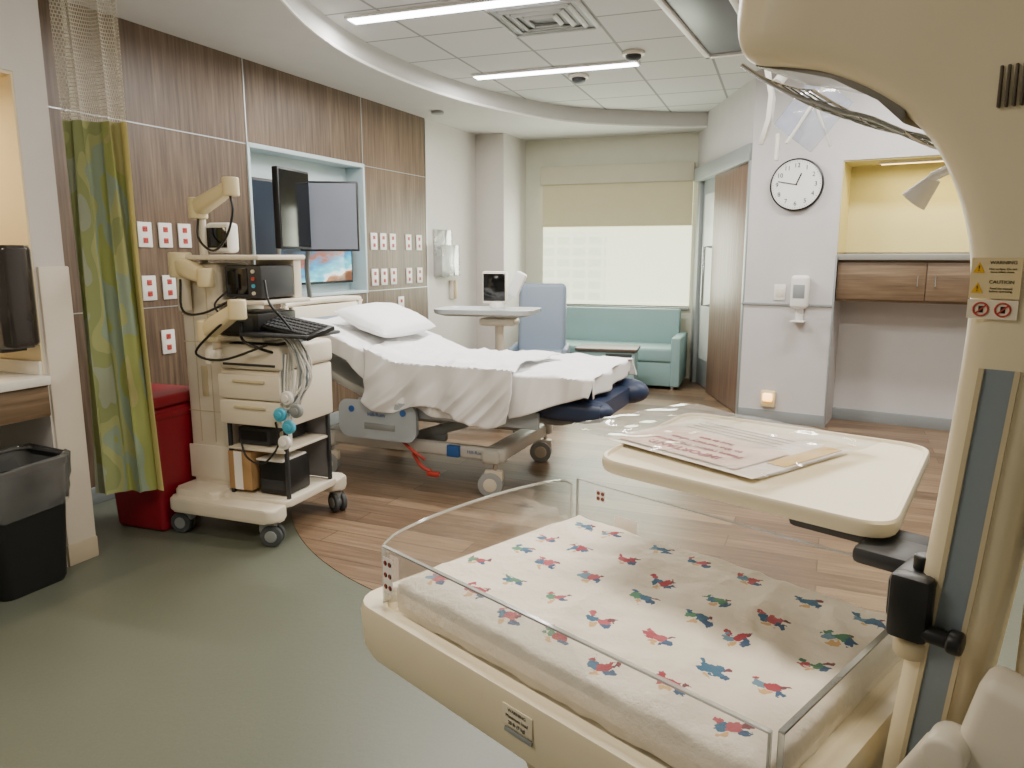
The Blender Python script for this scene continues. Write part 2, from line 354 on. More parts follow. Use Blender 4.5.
# sink wall + alcove
p=Part()
for lo,hi in (((0,-.78,0),(.14,0,2.9)),((.14,-.78,2.165),(5.6,0,2.9)),((1.9,-.78,0),(5.6,0,2.165)),((.14,-.8,0),(1.9,-.62,2.165))): p.b2(lo,hi,0)
p.done('wall_sink',paint,loc=Sp(0,0,0),rz=SA,kind=ST)
p=Part();p.b2((.14,-.62,.9),(.15,-.001,2.16),0);p.b2((.15,-.62,.9),(1.89,-.61,2.16),0);p.b2((.14,-.62,2.15),(1.9,-.002,2.164),0)
p.done('wall_sink_lining',warm_light_tint,loc=Sp(0,0,0),rz=SA,kind=ST)
Part().b2((-.012,-.2,0),(.13,.012,1.37),.006).done('trim_3',M('corner_guard','#D9CFC0',.45),loc=Sp(0,0,0),rz=SA,kind=ST)
Part().b2((-.014,-.2,0),(.134,.016,.1),.003).done('baseboard_sink',M('baseboard_beige','#B9AC94',.6),loc=Sp(0,0,0),rz=SA,kind=ST)
# window wall
p=Part();wl,wr,wb,wt=.98,2.72,.83,2.4
for lo,hi in (((0,0,0),(wl,.2,2.9)),((wr,0,0),(3.0,.2,2.9)),((wl,0,0),(wr,.2,wb)),((wl,0,wt),(wr,.2,2.9))): p.b2(lo,hi,0)
p.done('wall_window',M('window_wall_paint','#D0D0BE',.6),loc=Np(0,0,0),rz=NA,kind=ST)
p=Part()
for lo,hi in (((wl,.1,wb),(wl+.05,.16,wt)),((wr-.05,.1,wb),(wr,.16,wt)),((wl,.1,wb),(wr,.16,wb+.05)),((wl,.1,wt-.05),(wr,.16,wt))): p.b2(lo,hi,.003)
p.b2((wl-.02,-.05,wb-.03),(wr,.16,wb),.004)
p.b2((wl+.05,.12,wb+.05),(wr-.05,.13,wt-.05),0,mi=1)
p.done('window_1',[alu,acry],loc=Np(0,0,0),rz=NA,kind=ST)
sh=thing('roller_shade','roller shade half lowered over a solar shade whose emission stands for daylight','window shade',Np(0,0,2.3),NA)
Part().b2((wl-.02,-.08,-.07),(wr+.005,-.003,.13),.006).done('cassette',M('cassette_beige','#C6C2AC',.6),sh)
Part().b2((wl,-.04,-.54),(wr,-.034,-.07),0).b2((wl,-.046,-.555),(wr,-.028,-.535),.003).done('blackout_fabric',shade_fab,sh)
Part().b2((wl,-.012,-1.44),(wr,-.007,-.07),0).b2((wl,-.018,-1.46),(wr,-.004,-1.43),.003).done('solar_fabric',shade_glow,sh)
# door wall
p=Part();p.b2((2.06,8.3,0),(2.3,8.8,2.9),0);p.b2((2.06,6.4,2.34),(2.3,8.3,2.9),0);p.b2((2.28,6.4,0),(2.34,8.3,2.34),0)
p.done('wall_door',paint_cool,kind=ST)
p=Part()
p.b2((1.98,6.42,2.2),(2.1,8.32,2.34),.008)
p.b2((1.99,6.4,0),(2.1,6.46,2.2),.006);p.b2((2.03,8.22,0),(2.1,8.32,2.2),.006)
p.done('trim_4',steelgrey,kind=ST)
d=thing('door_1','x','x',(2.07,7.3,0));d['kind']=ST;del d['category'];del d['label']
Part().b2((-.05,-.83,.01),(-.005,.30,2.2),.004).done('leaf',wooddoor,d)
Part().b2((0,-.05,.01),(.04,.92,2.2),.004).b2((-.006,.05,.3),(0,.82,2.05),0,mi=1).done('leaf_panel',[steelgrey,M('frosted_panel','#C9CDCA',.25)],d)
Part().tube([(-.0,.45,.9),(-.09,.45,.9),(-.09,.45,1.5),(-.0,.45,1.5)],.016).done('handle',M('handle_steel','#9EA2A4',.25,.8),d)
# clock wall with niche
p=Part();nl,nr=.71,2.0
for lo,hi in (((0,0,0),(nl,.6,2.9)),((nl,0,2.15),(nr,.6,2.9)),((nr,0,0),(2.75,.6,2.9)),((nl,.42,0),(nr,.6,2.15))): p.b2(lo,hi,0)
p.done('wall_clock_side',paint_cool,loc=Cp(0,0,0),rz=CA,kind=ST)
Part().b2((nl,.41,1.44),(nr,.42,2.15),0).b2((nl,0.01,2.14),(nr,.42,2.15),0).b2((nl,0.01,1.44),(nl+.008,.42,2.15),0).done('wall_niche_lining',M('niche_yellow_light_tint','#D3C88C',.6),loc=Cp(0,0,0),rz=CA,kind=ST)  # yellow of the niche lamp is put into the wall colour here
p=Part();p.b2((-.02,-.014,1.0),(nl,0,1.02),.003);p.b2((nl,.39,.0),(nr,.42,.1),.003);p.b2((0,-.012,0),(nl,0,.1),.003);p.b2((nl-.004,-.012,0),(nl+.01,.0,1.42),.002)
p.done('baseboard_clock_side',greyp,loc=Cp(0,0,0),rz=CA,kind=ST)
t_=Vector(Cp(2.75,0,0))
Part().b2((t_.x,-2.0,0),(t_.x+.2,t_.y+.3,2.9),0).done('wall_right',paint,kind=ST)
Part().b2((-5,-2.2,0),(5,-2.0,2.9),0).done('wall_front',paint,kind=ST)

# ---------------------------------------------------------------- niche contents
cab=thing('wall_cabinet','walnut wall cabinet with two doors under a grey counter','cabinet',Cp(nl+.01,.02,1.05),CA)
W_=nr-nl-.02
Part().b2((0,.03,0),(W_,.38,.33),.002).done('body',woodcab,cab)
Part().b2((-.0,-.02,.33),(W_,.385,.375),.004).done('countertop',M('grey_solid_surface','#8C8A82',.4),cab)
for i in range(2):
    dr=Part().b2((0,0,0),(W_/2-.006,.022,.29),.002).done('door',woodcab,cab,loc=(i*W_/2+.003,.008,.02))
    Part().tube([(0,0,-.045),(0,-.02,-.04),(0,-.02,.04),(0,0,.045)],.004).done('handle',chrome,dr,loc=(W_/2-.06 if i==0 else .06,0,.15))
lamp=thing('niche_light','slim warm LED strip under the niche top','light',Cp(1.4,.12,2.125),CA)
Part().box((0,0,0),(.9,.03,.018),.003).box((0,0,-.011),(.86,.02,.006),0,mi=1).done('strip',[white,ledwarm],lamp)
ck=thing('wall_clock','round wall clock with black rim, white face, showing twelve forty-seven','clock',Cp(.373,-.001,1.98),CA)
Part().lathe([(.0,0),(.205,0),(.21,.012),(.207,.035),(.198,.04),(.194,.03),(.0,.03)]).done('rim',black,ck,rot=(R(90),0,0))
Part().cyl((0,-.031,0),.194,.004,'Y',seg=48).done('face',M('clock_face','#F0F0EC',.4),ck)
for h in range(12):
    a=R(90-30*(h+1));text(ck,str(h+1),.05,(.15*math.cos(a),-.035,.15*math.sin(a)),(90,0,0),ink,'numeral')
tk=Part()
for k in range(60):
    a=2*math.pi*k/60;tk.box((.183*math.cos(a),-.0345,.183*math.sin(a)),(.008,.001,.002 if k%5 else .004),0,rot=(0,-math.degrees(a),0))
tk.done('minute_marks',ink,ck)
for L,w,ang in ((.1,.01,90-23),(.155,.006,90-282)):
    a=R(ang);Part().box((L/2*math.cos(a)*.9,-.038,L/2*math.sin(a)*.9),(L,.002,w),0,rot=(0,-ang,0)).done('hand',ink,ck)
sn=thing('sanitizer_dispenser','white hand sanitizer dispenser with drip tray','dispenser',Cp(.46,-.001,.96),CA)
Part().box((0,-.052,.16),(.14,.1,.27),.03,seg=4).b2((-.045,-.104,.11),(.045,-.100,.22),.001,mi=1).done('housing',[white,greyp],sn)
Part().b2((-.03,-.02,-.08),(.03,0,.05),.004).box((0,-.06,-.08),(.11,.11,.012),.005).done('drip_tray',white,sn)
sw=thing('light_switch','white double rocker light switch plate','switch',Cp(.29,0,1.11),CA)
Part().box((0,-.005,0),(.09,.008,.13),.002).done('plate',white,sw)
for x in(-.018,.018): Part().box((x,-.01,0),(.024,.008,.065),.002).done('rocker',offwhite,sw)
nl_=thing('night_light','small glowing amber night light plugged in above baseboard','night light',Cp(.25,0,.2),CA)
Part().box((0,-.0155,0),(.12,.03,.14),.006).done('housing',M('nightlight_body','#E9D9A8',.4),nl_)
Part().box((0,-.04,.015),(.08,.035,.07),.012,seg=3).done('lens',night,nl_)
# ---------------------------------------------------------------- outlets
def outlet(nm,lab):
    o=thing(nm,lab,'outlet',(0,0,0),WA,'power outlets on the headboard wall')
    Part().box((0,-.0055,0),(.1,.01,.15),.003).done('plate',white,o)
    for z in(-.034,.034): Part().box((0,-.012,z),(.034,.006,.032),.004,mi=0).cyl((-.007,-.0155,z+.003),.003,.002,'Y',mi=1,seg=8).cyl((.007,-.0155,z+.003),.003,.002,'Y',mi=1,seg=8).done('socket',[redd,black],o)
    return o
O=outlet('power_outlet','red emergency duplex outlet on white wall plate')
pos=[]
for z in (1.54,1.22):
    for x in (.04,.19,.34): pos.append((x,z))
    for x in (2.47,2.62,2.78,3.06,3.26): pos.append((x,z))
for x,z in ((.15,.88),(.36,.87),(2.9,.95)): pos.append((x,z))
O.location=Wp(pos[0][0],0,pos[0][1])
for x,z in pos[1:]: dup(O,Wp(x,0,z))
# ---------------------------------------------------------------- tv
tv=thing('television','large flat television showing a beach photograph in the blue recess','television',Wp(1.66,.13,1.58),WA)
Part().box((0,0,0),(1.26,.05,.80),.006).box((0,.022,0),(.3,.03,.3),.004).done('housing',black,tv)
Part().b2((-.61,-.028,-.38),(.61,-.0255,.38),0).done('screen',tvm,tv)
def monitor(nm,lab,loc,rz,w,h,sm,tilt=0):
    o=thing(nm,lab,'monitor',loc,rz)
    Part().box((0,0,0),(w,.045,h),.01,rot=(tilt,0,0)).box((0,.035,0),(w*.6,.04,h*.6),.012,rot=(tilt,0,0)).done('housing',black,o)
    Part().box((0,-.0235,0),(w-.03,.002,h-.03),0,rot=(tilt,0,0)).done('screen',sm,o)
    return o
mn=monitor('computer_monitor','grey-screened flat monitor on a wall arm facing the room',(-1.31,5.43,1.69),8,.42,.49,screen_grey)
Part().tube([(0,.05,0),(-.08,.12,-.0),(-.2,.25,-.3),(-.2,.32,-.62)],.018,sm=4).box((0,.06,0),(.12,.03,.12),.01).done('arm',steelgrey,mn)
mn2=monitor('computer_monitor','black flat monitor turned sideways on a wall arm',(-1.47,5.08,1.72),76,.40,.52,screen_black)
Part().tube([(0,.05,0),(.05,.12,-.05),(.1,.2,-.4),(.15,.3,-.66)],.018,sm=4).box((0,.06,0),(.12,.03,.12),.01).done('arm',steelgrey,mn2)
ch=thing('chart_holder','clear acrylic glove box holder on the white wall','wall holder',Wp(3.75,-.002,1.42),WA)
Part().b2((-.2,-.012,-.22),(.2,0,.26),.002).b2((-.2,-.1,-.22),(.2,-.09,.1),.002).b2((-.2,-.1,-.22),(-.19,0,.1),.001).b2((.19,-.1,-.22),(.2,0,.1),.001).b2((-.2,-.1,-.22),(.2,0,-.21),.001).done('pocket',acry_edge,ch)
Part().b2((-.17,-.075,-.2),(-.02,-.02,.06),.004).done('glove_box',M('box_bluewhite','#C9D3D6',.6),ch)
p_=thing('wall_phone','small beige wall phone in its cradle','phone',Wp(3.95,0,1.05),WA)
Part().box((0,-.021,0),(.12,.04,.2),.01).done('cradle',offwhite,p_);Part().box((-.02,-.055,0),(.04,.03,.2),.012).done('handset',M('beige','#C9B694',.5),p_)

# ---------------------------------------------------------------- sink corner
sc_=thing('sink_counter','white solid-surface sink counter with walnut fascia','counter',Sp(.15,0,0),SA)
Part().b2((0,-.6,.86),(1.73,.05,.9),.006).done('countertop',quartz,sc_)
Part().b2((0.005,-.6,.72),(1.73,.03,.858),.002).done('fascia',woodcab,sc_)
Part().b2((0.001,-.6,.9),(.016,.0,.96),.003).done('backsplash',quartz,sc_)
pt=thing('paper_towel_dispenser','smoked black paper towel dispenser on the alcove side wall','dispenser',Sp(.151,0,1.03),SA)
Part().slab(rrect(.17,.38,.05),0,.43,bev=.02,mtx=Matrix.Translation((.085,-.15,0))).done('housing',M('smoked_plastic','#2A2523',.2,coat=.5),pt)
Part().b2((.03,-.28,-.02),(.14,-.04,.005),.004).done('outlet_slot',darkgrey,pt)
al=thing('alcove_light','warm LED strip under the alcove top','light',Sp(1.0,-.3,2.13),SA)
Part().box((0,0,0),(1.4,.05,.02),.004).box((0,0,-.012),(1.36,.035,.006),0,mi=1).done('strip',[white,led('led_alcove','#FFC878',9)],al)
tc_=thing('waste_bin','black waste bin with clear plastic liner folded over rim','waste bin',Sp(.35,.0,0),SA)
def rr(w,h,r,z,ox=0): return [Vector((x+ox,y,z)) for x,y in rrect(w,h,r)]
Part().loft([rr(.27,.23,.04,0),rr(.29,.25,.045,.02),rr(.35,.30,.05,.52),rr(.365,.315,.05,.53),rr(.365,.315,.05,.56),rr(.34,.29,.05,.56),rr(.28,.24,.04,.05)],caps=True).done('bin_body',M('bin_black','#17181A',.45),tc_)
secs=[]
for z,w in ((.36,.0),(.39,.008),(.42,.016),(.45,.010),(.48,.02),(.52,.018),(.565,.024),(.575,0),(.5,-.05),(.3,-.07)):
    q=[]
    for i,(x,y) in enumerate(rrect(.36+w,.31+w,.05,9)):
        k=1+.04*noise.noise(Vector((x*18,y*18,z*14)));q.append(Vector((x*k,y*k,z+.04*noise.noise(Vector((x*12,y*12,3))))))
    secs.append(q)
Part().loft(secs,caps=False).done('liner',clear('bin_liner','#b4b6b6',.45,.2),tc_)
rb=thing('sharps_bin','tall red biohazard waste bin with flat lid','waste bin',(-1.90,3.83,0),-20)
Part().box((0,0,.33),(.38,.34,.66),.025,seg=3,taper=.84).b2((-.195,-.175,.6),(.195,.175,.635),.008).done('bin_body',red,rb)
Part().box((0,0,.69),(.405,.365,.06),.02,seg=3).done('lid',red,rb)
cu=thing('privacy_curtain','green and gold patterned privacy curtain with netting, gathered','curtain',(0,0,0))
def cur(z0,z1,spread0,spread1):
    def f(a,b):
        z=z0+(z1-z0)*b;sp=spread0+(spread1-spread0)*b
        s=(a-.5)*sp;ph=a*math.pi*2*2.7+.8*math.sin(a*7)
        am=.026*(1.1-.2*b)
        return Vector((-1.895+s*.95+.012*math.sin(ph*2+z*2),3.53+s*.25+am*math.sin(ph+.45*math.sin(z*2))+.007*math.sin(ph*2.3+z*1.5),z))
    return f
Part().grid(cur(.26,2.02,.34,.26),160,24,us=1,vs=1).done('fabric',curtain_m,cu,ang=80)
Part().grid(cur(2.02,2.73,.26,.26),160,10,us=1.2,vs=.71).done('netting',netting,cu,ang=80)
Part().b2((-2.6,3.52,2.73),(-.9,3.55,2.75),.003).done('track',alu,cu)

# ---------------------------------------------------------------- casters
def caster(par,x,y,r=.055,rz=0,mt=None,z=0,ty=None):
    p=Part();p.cyl((0,-.022,r),r,.024,'Y',mi=0,bev=.006);p.cyl((0,.022,r),r,.024,'Y',mi=0,bev=.006)
    p.cyl((0,0,r),r*.55,.075,'Y',mi=1,bev=.004);p.box((.02,0,r*1.7),(r*1.5,.05,r*.9),.012,mi=1);p.cyl((.03,0,r*2.3),.014,r*.8,mi=2)
    return p.done('caster',[ty or rubber,mt or greyp,chrome],par,loc=(x,y,z),rz=rz)
# ---------------------------------------------------------------- monitoring cart
ct=thing('monitoring_cart','cream fetal monitoring cart on casters with arms, drawers and keyboard','medical cart',(-1.345,3.83,0),-20.2)
for x,y,r in ((-.29,-.27,10),(.27,-.27,200),(.29,.27,150),(-.27,.27,30)): caster(ct,x,y,.055,r,greyp)
p=Part();p.slab(rrect(.66,.14,.05),.13,.2,bev=.015,mtx=Matrix.Translation((0,-.27,0)));p.slab(rrect(.66,.14,.05),.13,.2,bev=.015,mtx=Matrix.Translation((0,.27,0)))
p.slab(rrect(.28,.58,.04),.135,.235,bev=.015,mtx=Matrix.Translation((-.19,0,0)));p.slab(rrect(.5,.46,.04),.18,.215,bev=.008,mtx=Matrix.Translation((.08,0,0)))
p.done('base',cartc,ct)
CX=-.195
p=Part();p.box((CX,-.02,.78),(.255,.26,1.20),.03,seg=3)
p.b2((CX-.13,-.158,.26),(CX+.13,-.148,.44),.006)
for z in (.62,.98,1.12): p.b2((CX-.115,-.1515,z),(CX+.115,-.149,z+.005),.001,mi=1)
for x in (CX-.045,CX+.045): p.b2((x-.003,-.1515,.46),(x+.003,-.149,1.3),.001,mi=1)
p.cyl((CX,-.152,1.05),.012,.006,'Y',mi=1);p.b2((CX-.02,-.153,.7),(CX+.02,-.149,.86),.002,mi=1)
p.done('column',[cartc,creamd],ct)
p=Part();p.box((.145,0,.925),(.38,.44,.12),.02,seg=3);p.b2((-.01,-.224,.885),(.30,-.218,.897),.002,mi=1);p.b2((.0,-.18,.984),(.29,.1,.99),.004,mi=1);p.b2((.02,-.12,.988),(.24,.12,1.0),.004);p.done('printer_unit',[cartc,darkgrey],ct)
Part().b2((-.05,-.2,.58),(.33,.21,.86),.012).done('drawer_cabinet',cartc,ct)
for z in (.65,.78):
    dr=Part().b2((-.045,-.228,z-.062),(.325,-.2,z+.062),.01).done('drawer',cartc,ct)
    Part().b2((.05,-.238,z+.022),(.24,-.227,z+.036),.004).done('handle',creamd,dr)
for x in(-.03,.31):
    for y in(-.18,.18): Part().b2((x-.009,y-.009,.2),(x+.009,y+.009,.59),.002).done('post',darkgrey,ct)
Part().b2((-.03,.185,.22),(.31,.195,.58),.002).done('back_panel',M('panel_grey','#77767A',.5),ct)
Part().b2((-.03,-.2,.45),(.31,.2,.462),.003).done('shelf',cartc,ct)
Part().box((0.09,0,.51),(.2,.3,.09),.01).b2((.01,-.152,.49),(.17,-.149,.54),0,mi=1).done('recorder',[darkgrey,black],ct)
Part().cyl((.25,-.1,.5),.03,.08,bev=.01).cyl((.25,-.1,.55),.01,.04).done('gel_bottle',white,ct)
p=Part();p.b2((-.1,-.2,1.0),(.22,.18,1.025),.01);p.b2((-.07,-.18,1.025),(-.05,.16,1.19),.002);p.b2((-.08,-.2,1.18),(.24,.18,1.2),.008)
p.b2((-.24,-.2,1.395),(.22,.18,1.42),.01)
p.b2((-.04,.1,1.2),(.2,.16,1.4),.004);p.done('upper_shelf',cartc,ct)
p=Part();p.box((.09,-.03,1.29),(.22,.26,.16),.012);p.b2((.0,-.163,1.23),(.12,-.158,1.355),.002,mi=1)
p.done('monitor_unit',[darkgrey,screen_black],ct)
for k in range(4): Part().cyl((.155,-.162,1.235+.035*k),.009,.012,'Y').done('probe_socket',(cartc,cyan,redd,cartc)[k],ct)
Part().box((.08,-.05,1.085),(.24,.3,.11),.01).b2((-.02,-.203,1.05),(.17,-.199,1.12),.002,mi=1).done('processor_unit',[black,darkgrey],ct)
Part().b2((.14,-.27,1.035),(.52,.02,1.052),.008).tube([(.2,-.05,1.03),(.1,0,1.0)],.02).done('keyboard_tray',darkgrey,ct)
kb=Part().box((0,0,0),(.40,.17,.022),.006).done('keyboard',black,ct,loc=(.35,-.13,1.075),rot=(R(14),R(6),R(-14)))
kp=Part()
for i in range(13):
    for j in range(5): kp.box((-.18+i*.0285,-.06+j*.029,.014),(.024,.024,.008),.003,seg=1)
kp.done('keys',darkgrey,kb)['kind']='stuff'
Part().box((-.12,-.04,1.505),(.15,.08,.15),.02,seg=3).b2((-.18,-.084,1.455),(-.06,-.079,1.555),.001,mi=1).done('vital_signs_display',[white,screen_black],ct)
def arm(pts,r,w=1.0):
    p=Part();a=Vector(pts[0]);b_=Vector(pts[1]);d=(b_-a).normalized();sd=d.cross(Vector((0,0,1))).normalized();u=sd.cross(d)
    secs=[]
    for t,k in ((0,.85),(.1,1.05),(.5,1),(.9,.9),(1,.75)):
        q=a+(b_-a)*t;rad=r[0]+(r[1]-r[0])*t
        secs.append([q+sd*x*k+u*y*k for x,y in rrect(rad*2,rad*2.0,rad*.6,4)])
    p.loft(secs)
    for q,rad in ((pts[0],r[0]),(pts[-1],r[-1])): p.cyl(q,rad*1.15,rad*2.6,'Z',bev=.008)
    return p.done('arm',armc,ct)
arm([(-.21,-.1,1.65),(0.07,-.18,1.74)],[.04,.034]);arm([(-.27,-.18,1.37),(-.08,-.22,1.31)],[.048,.036]);arm([(-.02,-.3,1.06),(.20,-.34,1.17)],[.04,.036])
Part().tube([(-.20,-.09,1.35),(-.20,-.09,1.64)],.02,seg=16).done('arm_post',cartc,ct)
Part().cyl((-.25,-.19,1.25),.032,.22,bev=.01).done('arm_post',cartc,ct)
Part().cyl((-.03,-.29,.98),.02,.16).box((-.03,-.22,.94),(.05,.14,.05),.01).done('arm_post',cartc,ct)
for r_,pp in ((.006,[(0.07,-.19,1.71),(.09,-.2,1.62),(.04,-.2,1.5),(-.06,-.18,1.44),(-.18,-.14,1.5),(-.19,-.12,1.62)]),
 (.006,[(.18,-.34,1.15),(.05,-.36,1.05),(-.07,-.33,.95),(.05,-.29,.92),(.3,-.27,1.0)]),
 (.006,[(-.24,-.22,1.3),(-.2,-.26,1.15),(-.08,-.25,1.14),(.1,-.22,1.22)]),
 (.007,[(.1,-.2,1.1),(.15,-.26,1.02),(.25,-.26,.98),(.3,-.2,.95)]),
 (.005,[(.03,-.2,1.25),(-.02,-.24,1.18),(.05,-.25,1.12),(.12,-.2,1.1)]),
 (.005,[(.05,-.2,.5),(.1,-.22,.42),(.2,-.22,.4),(.28,-.2,.5),(.3,-.24,.62)]),
 (.006,[(.25,-.2,1.3),(.31,-.25,1.2),(.36,-.22,1.12),(.4,-.2,1.06)])):
    Part().tube(pp,r_,sm=6).done('cable',black,ct)
for k in range(18):
    x=.33+.014*(k%6);y=-.12-.02*(k//5)
    Part().tube([(x-.10,y+.03,1.04),(x-.0,y-.01*(k%3),1.0),(x+.03+.012*(k%4),y,.82+.02*(k%5)),(x-.01,y-.02,.60+.03*(k%6)),(x-.06,y-.03,.72+.02*(k%3)),(x-.05,y-.02,.95)],.0042,sm=5).done('transducer_cable',(white,white,greyp,white,blueh,white)[k%6],ct)
for q,mt_ in (((.37,-.23,.6),cyan),((.33,-.24,.66),cyan),((.36,-.22,.74),white),((.34,-.23,.52),white),((.41,-.22,.68),greyp)):
    Part().cyl(q,.034,.025,'Y',bev=.006).cyl((q[0],q[1]-.015,q[2]),.018,.01,'Y',bev=.003).done('transducer',mt_,ct)
def onct(x,y,z):
    c,s_=math.cos(R(-20.2)),math.sin(R(-20.2));return (-1.345+x*c-y*s_,3.83+x*s_+y*c,z)
ctinv=lambda v:(Matrix.Translation((-1.345,3.83,0))@Matrix.Rotation(R(-20.2),4,'Z')).inverted()@Vector(v)
q=[ctinv(v) for v in (Wp(.36,-.02,.87),Wp(.37,-.1,.84),Wp(.30,-.2,.6),Wp(.40,-.3,.36))]+[Vector((-.3,.1,.35))]
Part().tube(q,.007,sm=8).done('power_cable',black,ct)
q=[ctinv(v) for v in (Wp(.34,-.02,1.22),Wp(.35,-.08,1.15),Wp(.40,-.12,.7),Wp(.33,-.1,.45),Wp(.42,-.2,.3))]+[Vector((-.3,.05,.5))]
Part().tube(q,.006,sm=8).done('power_cable',offwhite,ct)
bx=thing('cardboard_box','small brown cardboard box standing on the cart base','box',onct(0.01,-.10,.2365),-20)
Part().b2((-.055,-.09,0),(.085,.09,.2),.002).b2((-.02,-.091,.0),(.03,-.0905,.2),0,mi=1).done('carton',[cardboard,paper],bx)
bd=thing('printer_device','black boxy device with white tray on cart base','printer',onct(.2,-.06,.217),-20)
Part().box((0,0,.09),(.17,.2,.18),.012).b2((-.07,-.104,.03),(.07,-.099,.08),.002,mi=1).done('housing',[black,darkgrey],bd)
Part().b2((-.08,-.12,.18),(.08,.08,.19),.003).done('tray',white,bd)

# ---------------------------------------------------------------- bed
bd=thing('hospital_bed','birthing bed with white linen, raised head and cream frame on casters','bed',(-.329,4.78,0),-23.6)
for x in(-.78,.4):
    for y in(-.41,.41): caster(bd,x,y,.075,15,cartc,ty=rubberl)
bedfr=M('bed_frame_enamel','#CDCCC6',.4)
p=Part()
for y in(-.38,.38): p.box((-.19,y,.25),(1.36,.06,.08),.02,seg=3)
p.box((.4,0,.24),(.12,.86,.09),.025,seg=3);p.box((-.78,0,.24),(.12,.86,.1),.025,seg=3)
p.done('base_frame',bedfr,bd)
for y in(-.27,.27):
    Part().box((.05,y,.36),(.62,.05,.06),.01,rot=(0,-18,0)).box((-.5,y,.36),(.55,.05,.06),.01,rot=(0,-18,0)).box((-.22,y,.29),(.5,.04,.05),.01).done('lift_arm',greyp,bd)
p=Part();p.box((.25,0,.53),(1.2,.78,.06),.02);p.box((-.62,0,.6),(.74,.78,.06),.02,rot=(0,22,0))
p.done('deck',bedfr,bd)
for s_ in(-1,1): Part().b2((-.5,s_*.44-.015,.44),(.72,s_*.44+.015,.54),.01).done('side_beam',bluegrey,bd)
def lift(x): return 0 if x>-.2 else (-.2-x)*.36
secs=[]
for x in (-1.0,-.98,-.7,-.4,-.3,-.2,.2,.6,.84,.86):
    h=.12 if abs(x)<.99 else .1
    secs.append([Vector((x,a,.665+lift(x)+b_)) for a,b_ in rrect(.86 if x>-.99 and x<.85 else .8,h,.04)])
Part().loft(secs).done('mattress',slate,bd)
p=Part();p.loft([[Vector((x,a,z+b_)) for a,b_ in rrect(w,h,.04)] for x,z,w,h in ((.62,.57,.7,.1),(.7,.56,.84,.12),(.98,.55,.86,.12),(1.06,.55,.8,.1))])
p.ball((.98,-.33,.555),.12,(1.15,.7,.5));p.ball((1.02,.33,.56),.13,(1.1,.8,.62));p.done('foot_section',navy,bd)
for y in(-.25,.25): Part().tube([(.5,y,.5),(.75,y,.45),(.95,y,.5)],.02,sm=5).done('foot_support',greyp,bd)
def drop(x):
    if x<-.55: return .11
    if x<-.2: return .11+(x+.55)/.35*.15
    if x<.55: return .26+.03*math.sin(x*9)
    return max(.26-(x-.55)/.45*.16,.08)
def ridge(x,y,s,f): return (.5-abs(noise.noise(Vector((x*f,y*f*.45+x*f*.3,s)))))
def sheet(a,b):
    X=-.93+a*2.05;d=drop(min(X,1));W=.455
    w=-(W+d)+b*(2*W+d+.12)
    x=X;dz=0
    if X>1.02: x=1.02+.02*math.sin(b*20);dz=X-1.02
    y=w;ov=abs(w)-W
    nzv=noise.noise(Vector((X*3.2,w*3.2,1)))*.02+noise.noise(Vector((X*7,w*5,5)))*.010
    z=.738+lift(x)+nzv+ridge(X,w,9,5)*.035+ridge(w,X,3,9)*.012-dz
    if ov>0:
        sgn=1 if w>0 else -1
        y=sgn*(W+.02+.022*math.sin(X*21+1.5*math.sin(X*5))*min(ov*5,1)+.03*min(ov*3,1)+.012*ridge(X*2,ov,2,5));z=.757+lift(x)-ov+nzv*.4
    return Vector((x,y,z))
Part().grid(sheet,200,130).done('bed_sheet',linen,bd,ang=80,thick=.004)
def blanket(a,b):
    X=-.42+a*.98;W=.47;d=.31+.06*math.sin(a*8+1)-.06*abs(a-.5)
    w=-(W+d)+b*(W+d+.32)
    nzv=noise.noise(Vector((X*4,w*4,3)))*.022+ridge(X,w,4,6)*.04+ridge(w,X,8,10)*.014
    y=w;z=.766+lift(X)+nzv;ov=-w-W
    x=X+.03*math.sin(b*9)
    if ov>0: y=-(W+.045+.014*math.sin(X*17+2+2*math.sin(X*4))*min(ov*5,1)+.02*min(ov*3,1)+.05*ridge(X*1.6+ov*1.2,ov*1.5+X,6,5)*min(ov*6,1));z=.79+lift(X)-ov
    return Vector((x,y,z))
Part().grid(blanket,150,120).done('blanket',M('white_blanket','#F0F0F1',.9,bmp=.2,bs=25),bd,ang=80,thick=.004)
def pillow(side):
    def f(a,b):
        u=a*2-1;v=b*2-1;h=.07*((1-abs(u)**3)**.5)*((1-abs(v)**3)**.5)
        w=(noise.noise(Vector((u*2.5,v*2.5,side)))*.022+noise.noise(Vector((u*6,v*5,side)))*.010)*(1-abs(u))*(1-abs(v))**.5
        k=1-.06*abs(u*v)
        return Vector((u*.22*k,v*.35*k,side*h+w))
    return f
def onbed(x,y,z):
    c,s_=math.cos(R(-23.6)),math.sin(R(-23.6));return (-.329+x*c-y*s_,4.78+x*s_+y*c,z)
pl_=thing('pillow','plump white pillow resting on raised head of bed','pillow',onbed(-.60,.06,.985))
pl_.rotation_euler=(0,R(20),R(-23.6))
Part().grid(pillow(1),30,36).grid(pillow(-1),30,36).done('pillowcase',linen,pl_,ang=80)
p=Part();p.tube([(-1.03,-.4,.55),(-1.07,-.4,1.02),(-1.08,-.36,1.1),(-1.08,.36,1.1),(-1.07,.4,1.02),(-1.03,.4,.55)],.022,sm=4);p.box((-1.06,0,.95),(.025,.72,.26),.01);p.done('headboard',cartc,bd)
sec=[(x,z) for x,z in rrect(.56,.24,.07)]
p=Part()
p.loft([[Vector((-.32+x,-.475,.42+z)) for x,z in rrect(.54,.22,.06)],[Vector((-.32+x,-.52,.42+z)) for x,z in sec]])
p.b2((-.41,-.523,.36),(-.19,-.519,.40),.002,mi=1);p.cyl((-.5,-.524,.48),.02,.006,'Y',mi=2);p.cyl((-.13,-.524,.48),.02,.006,'Y',mi=2)
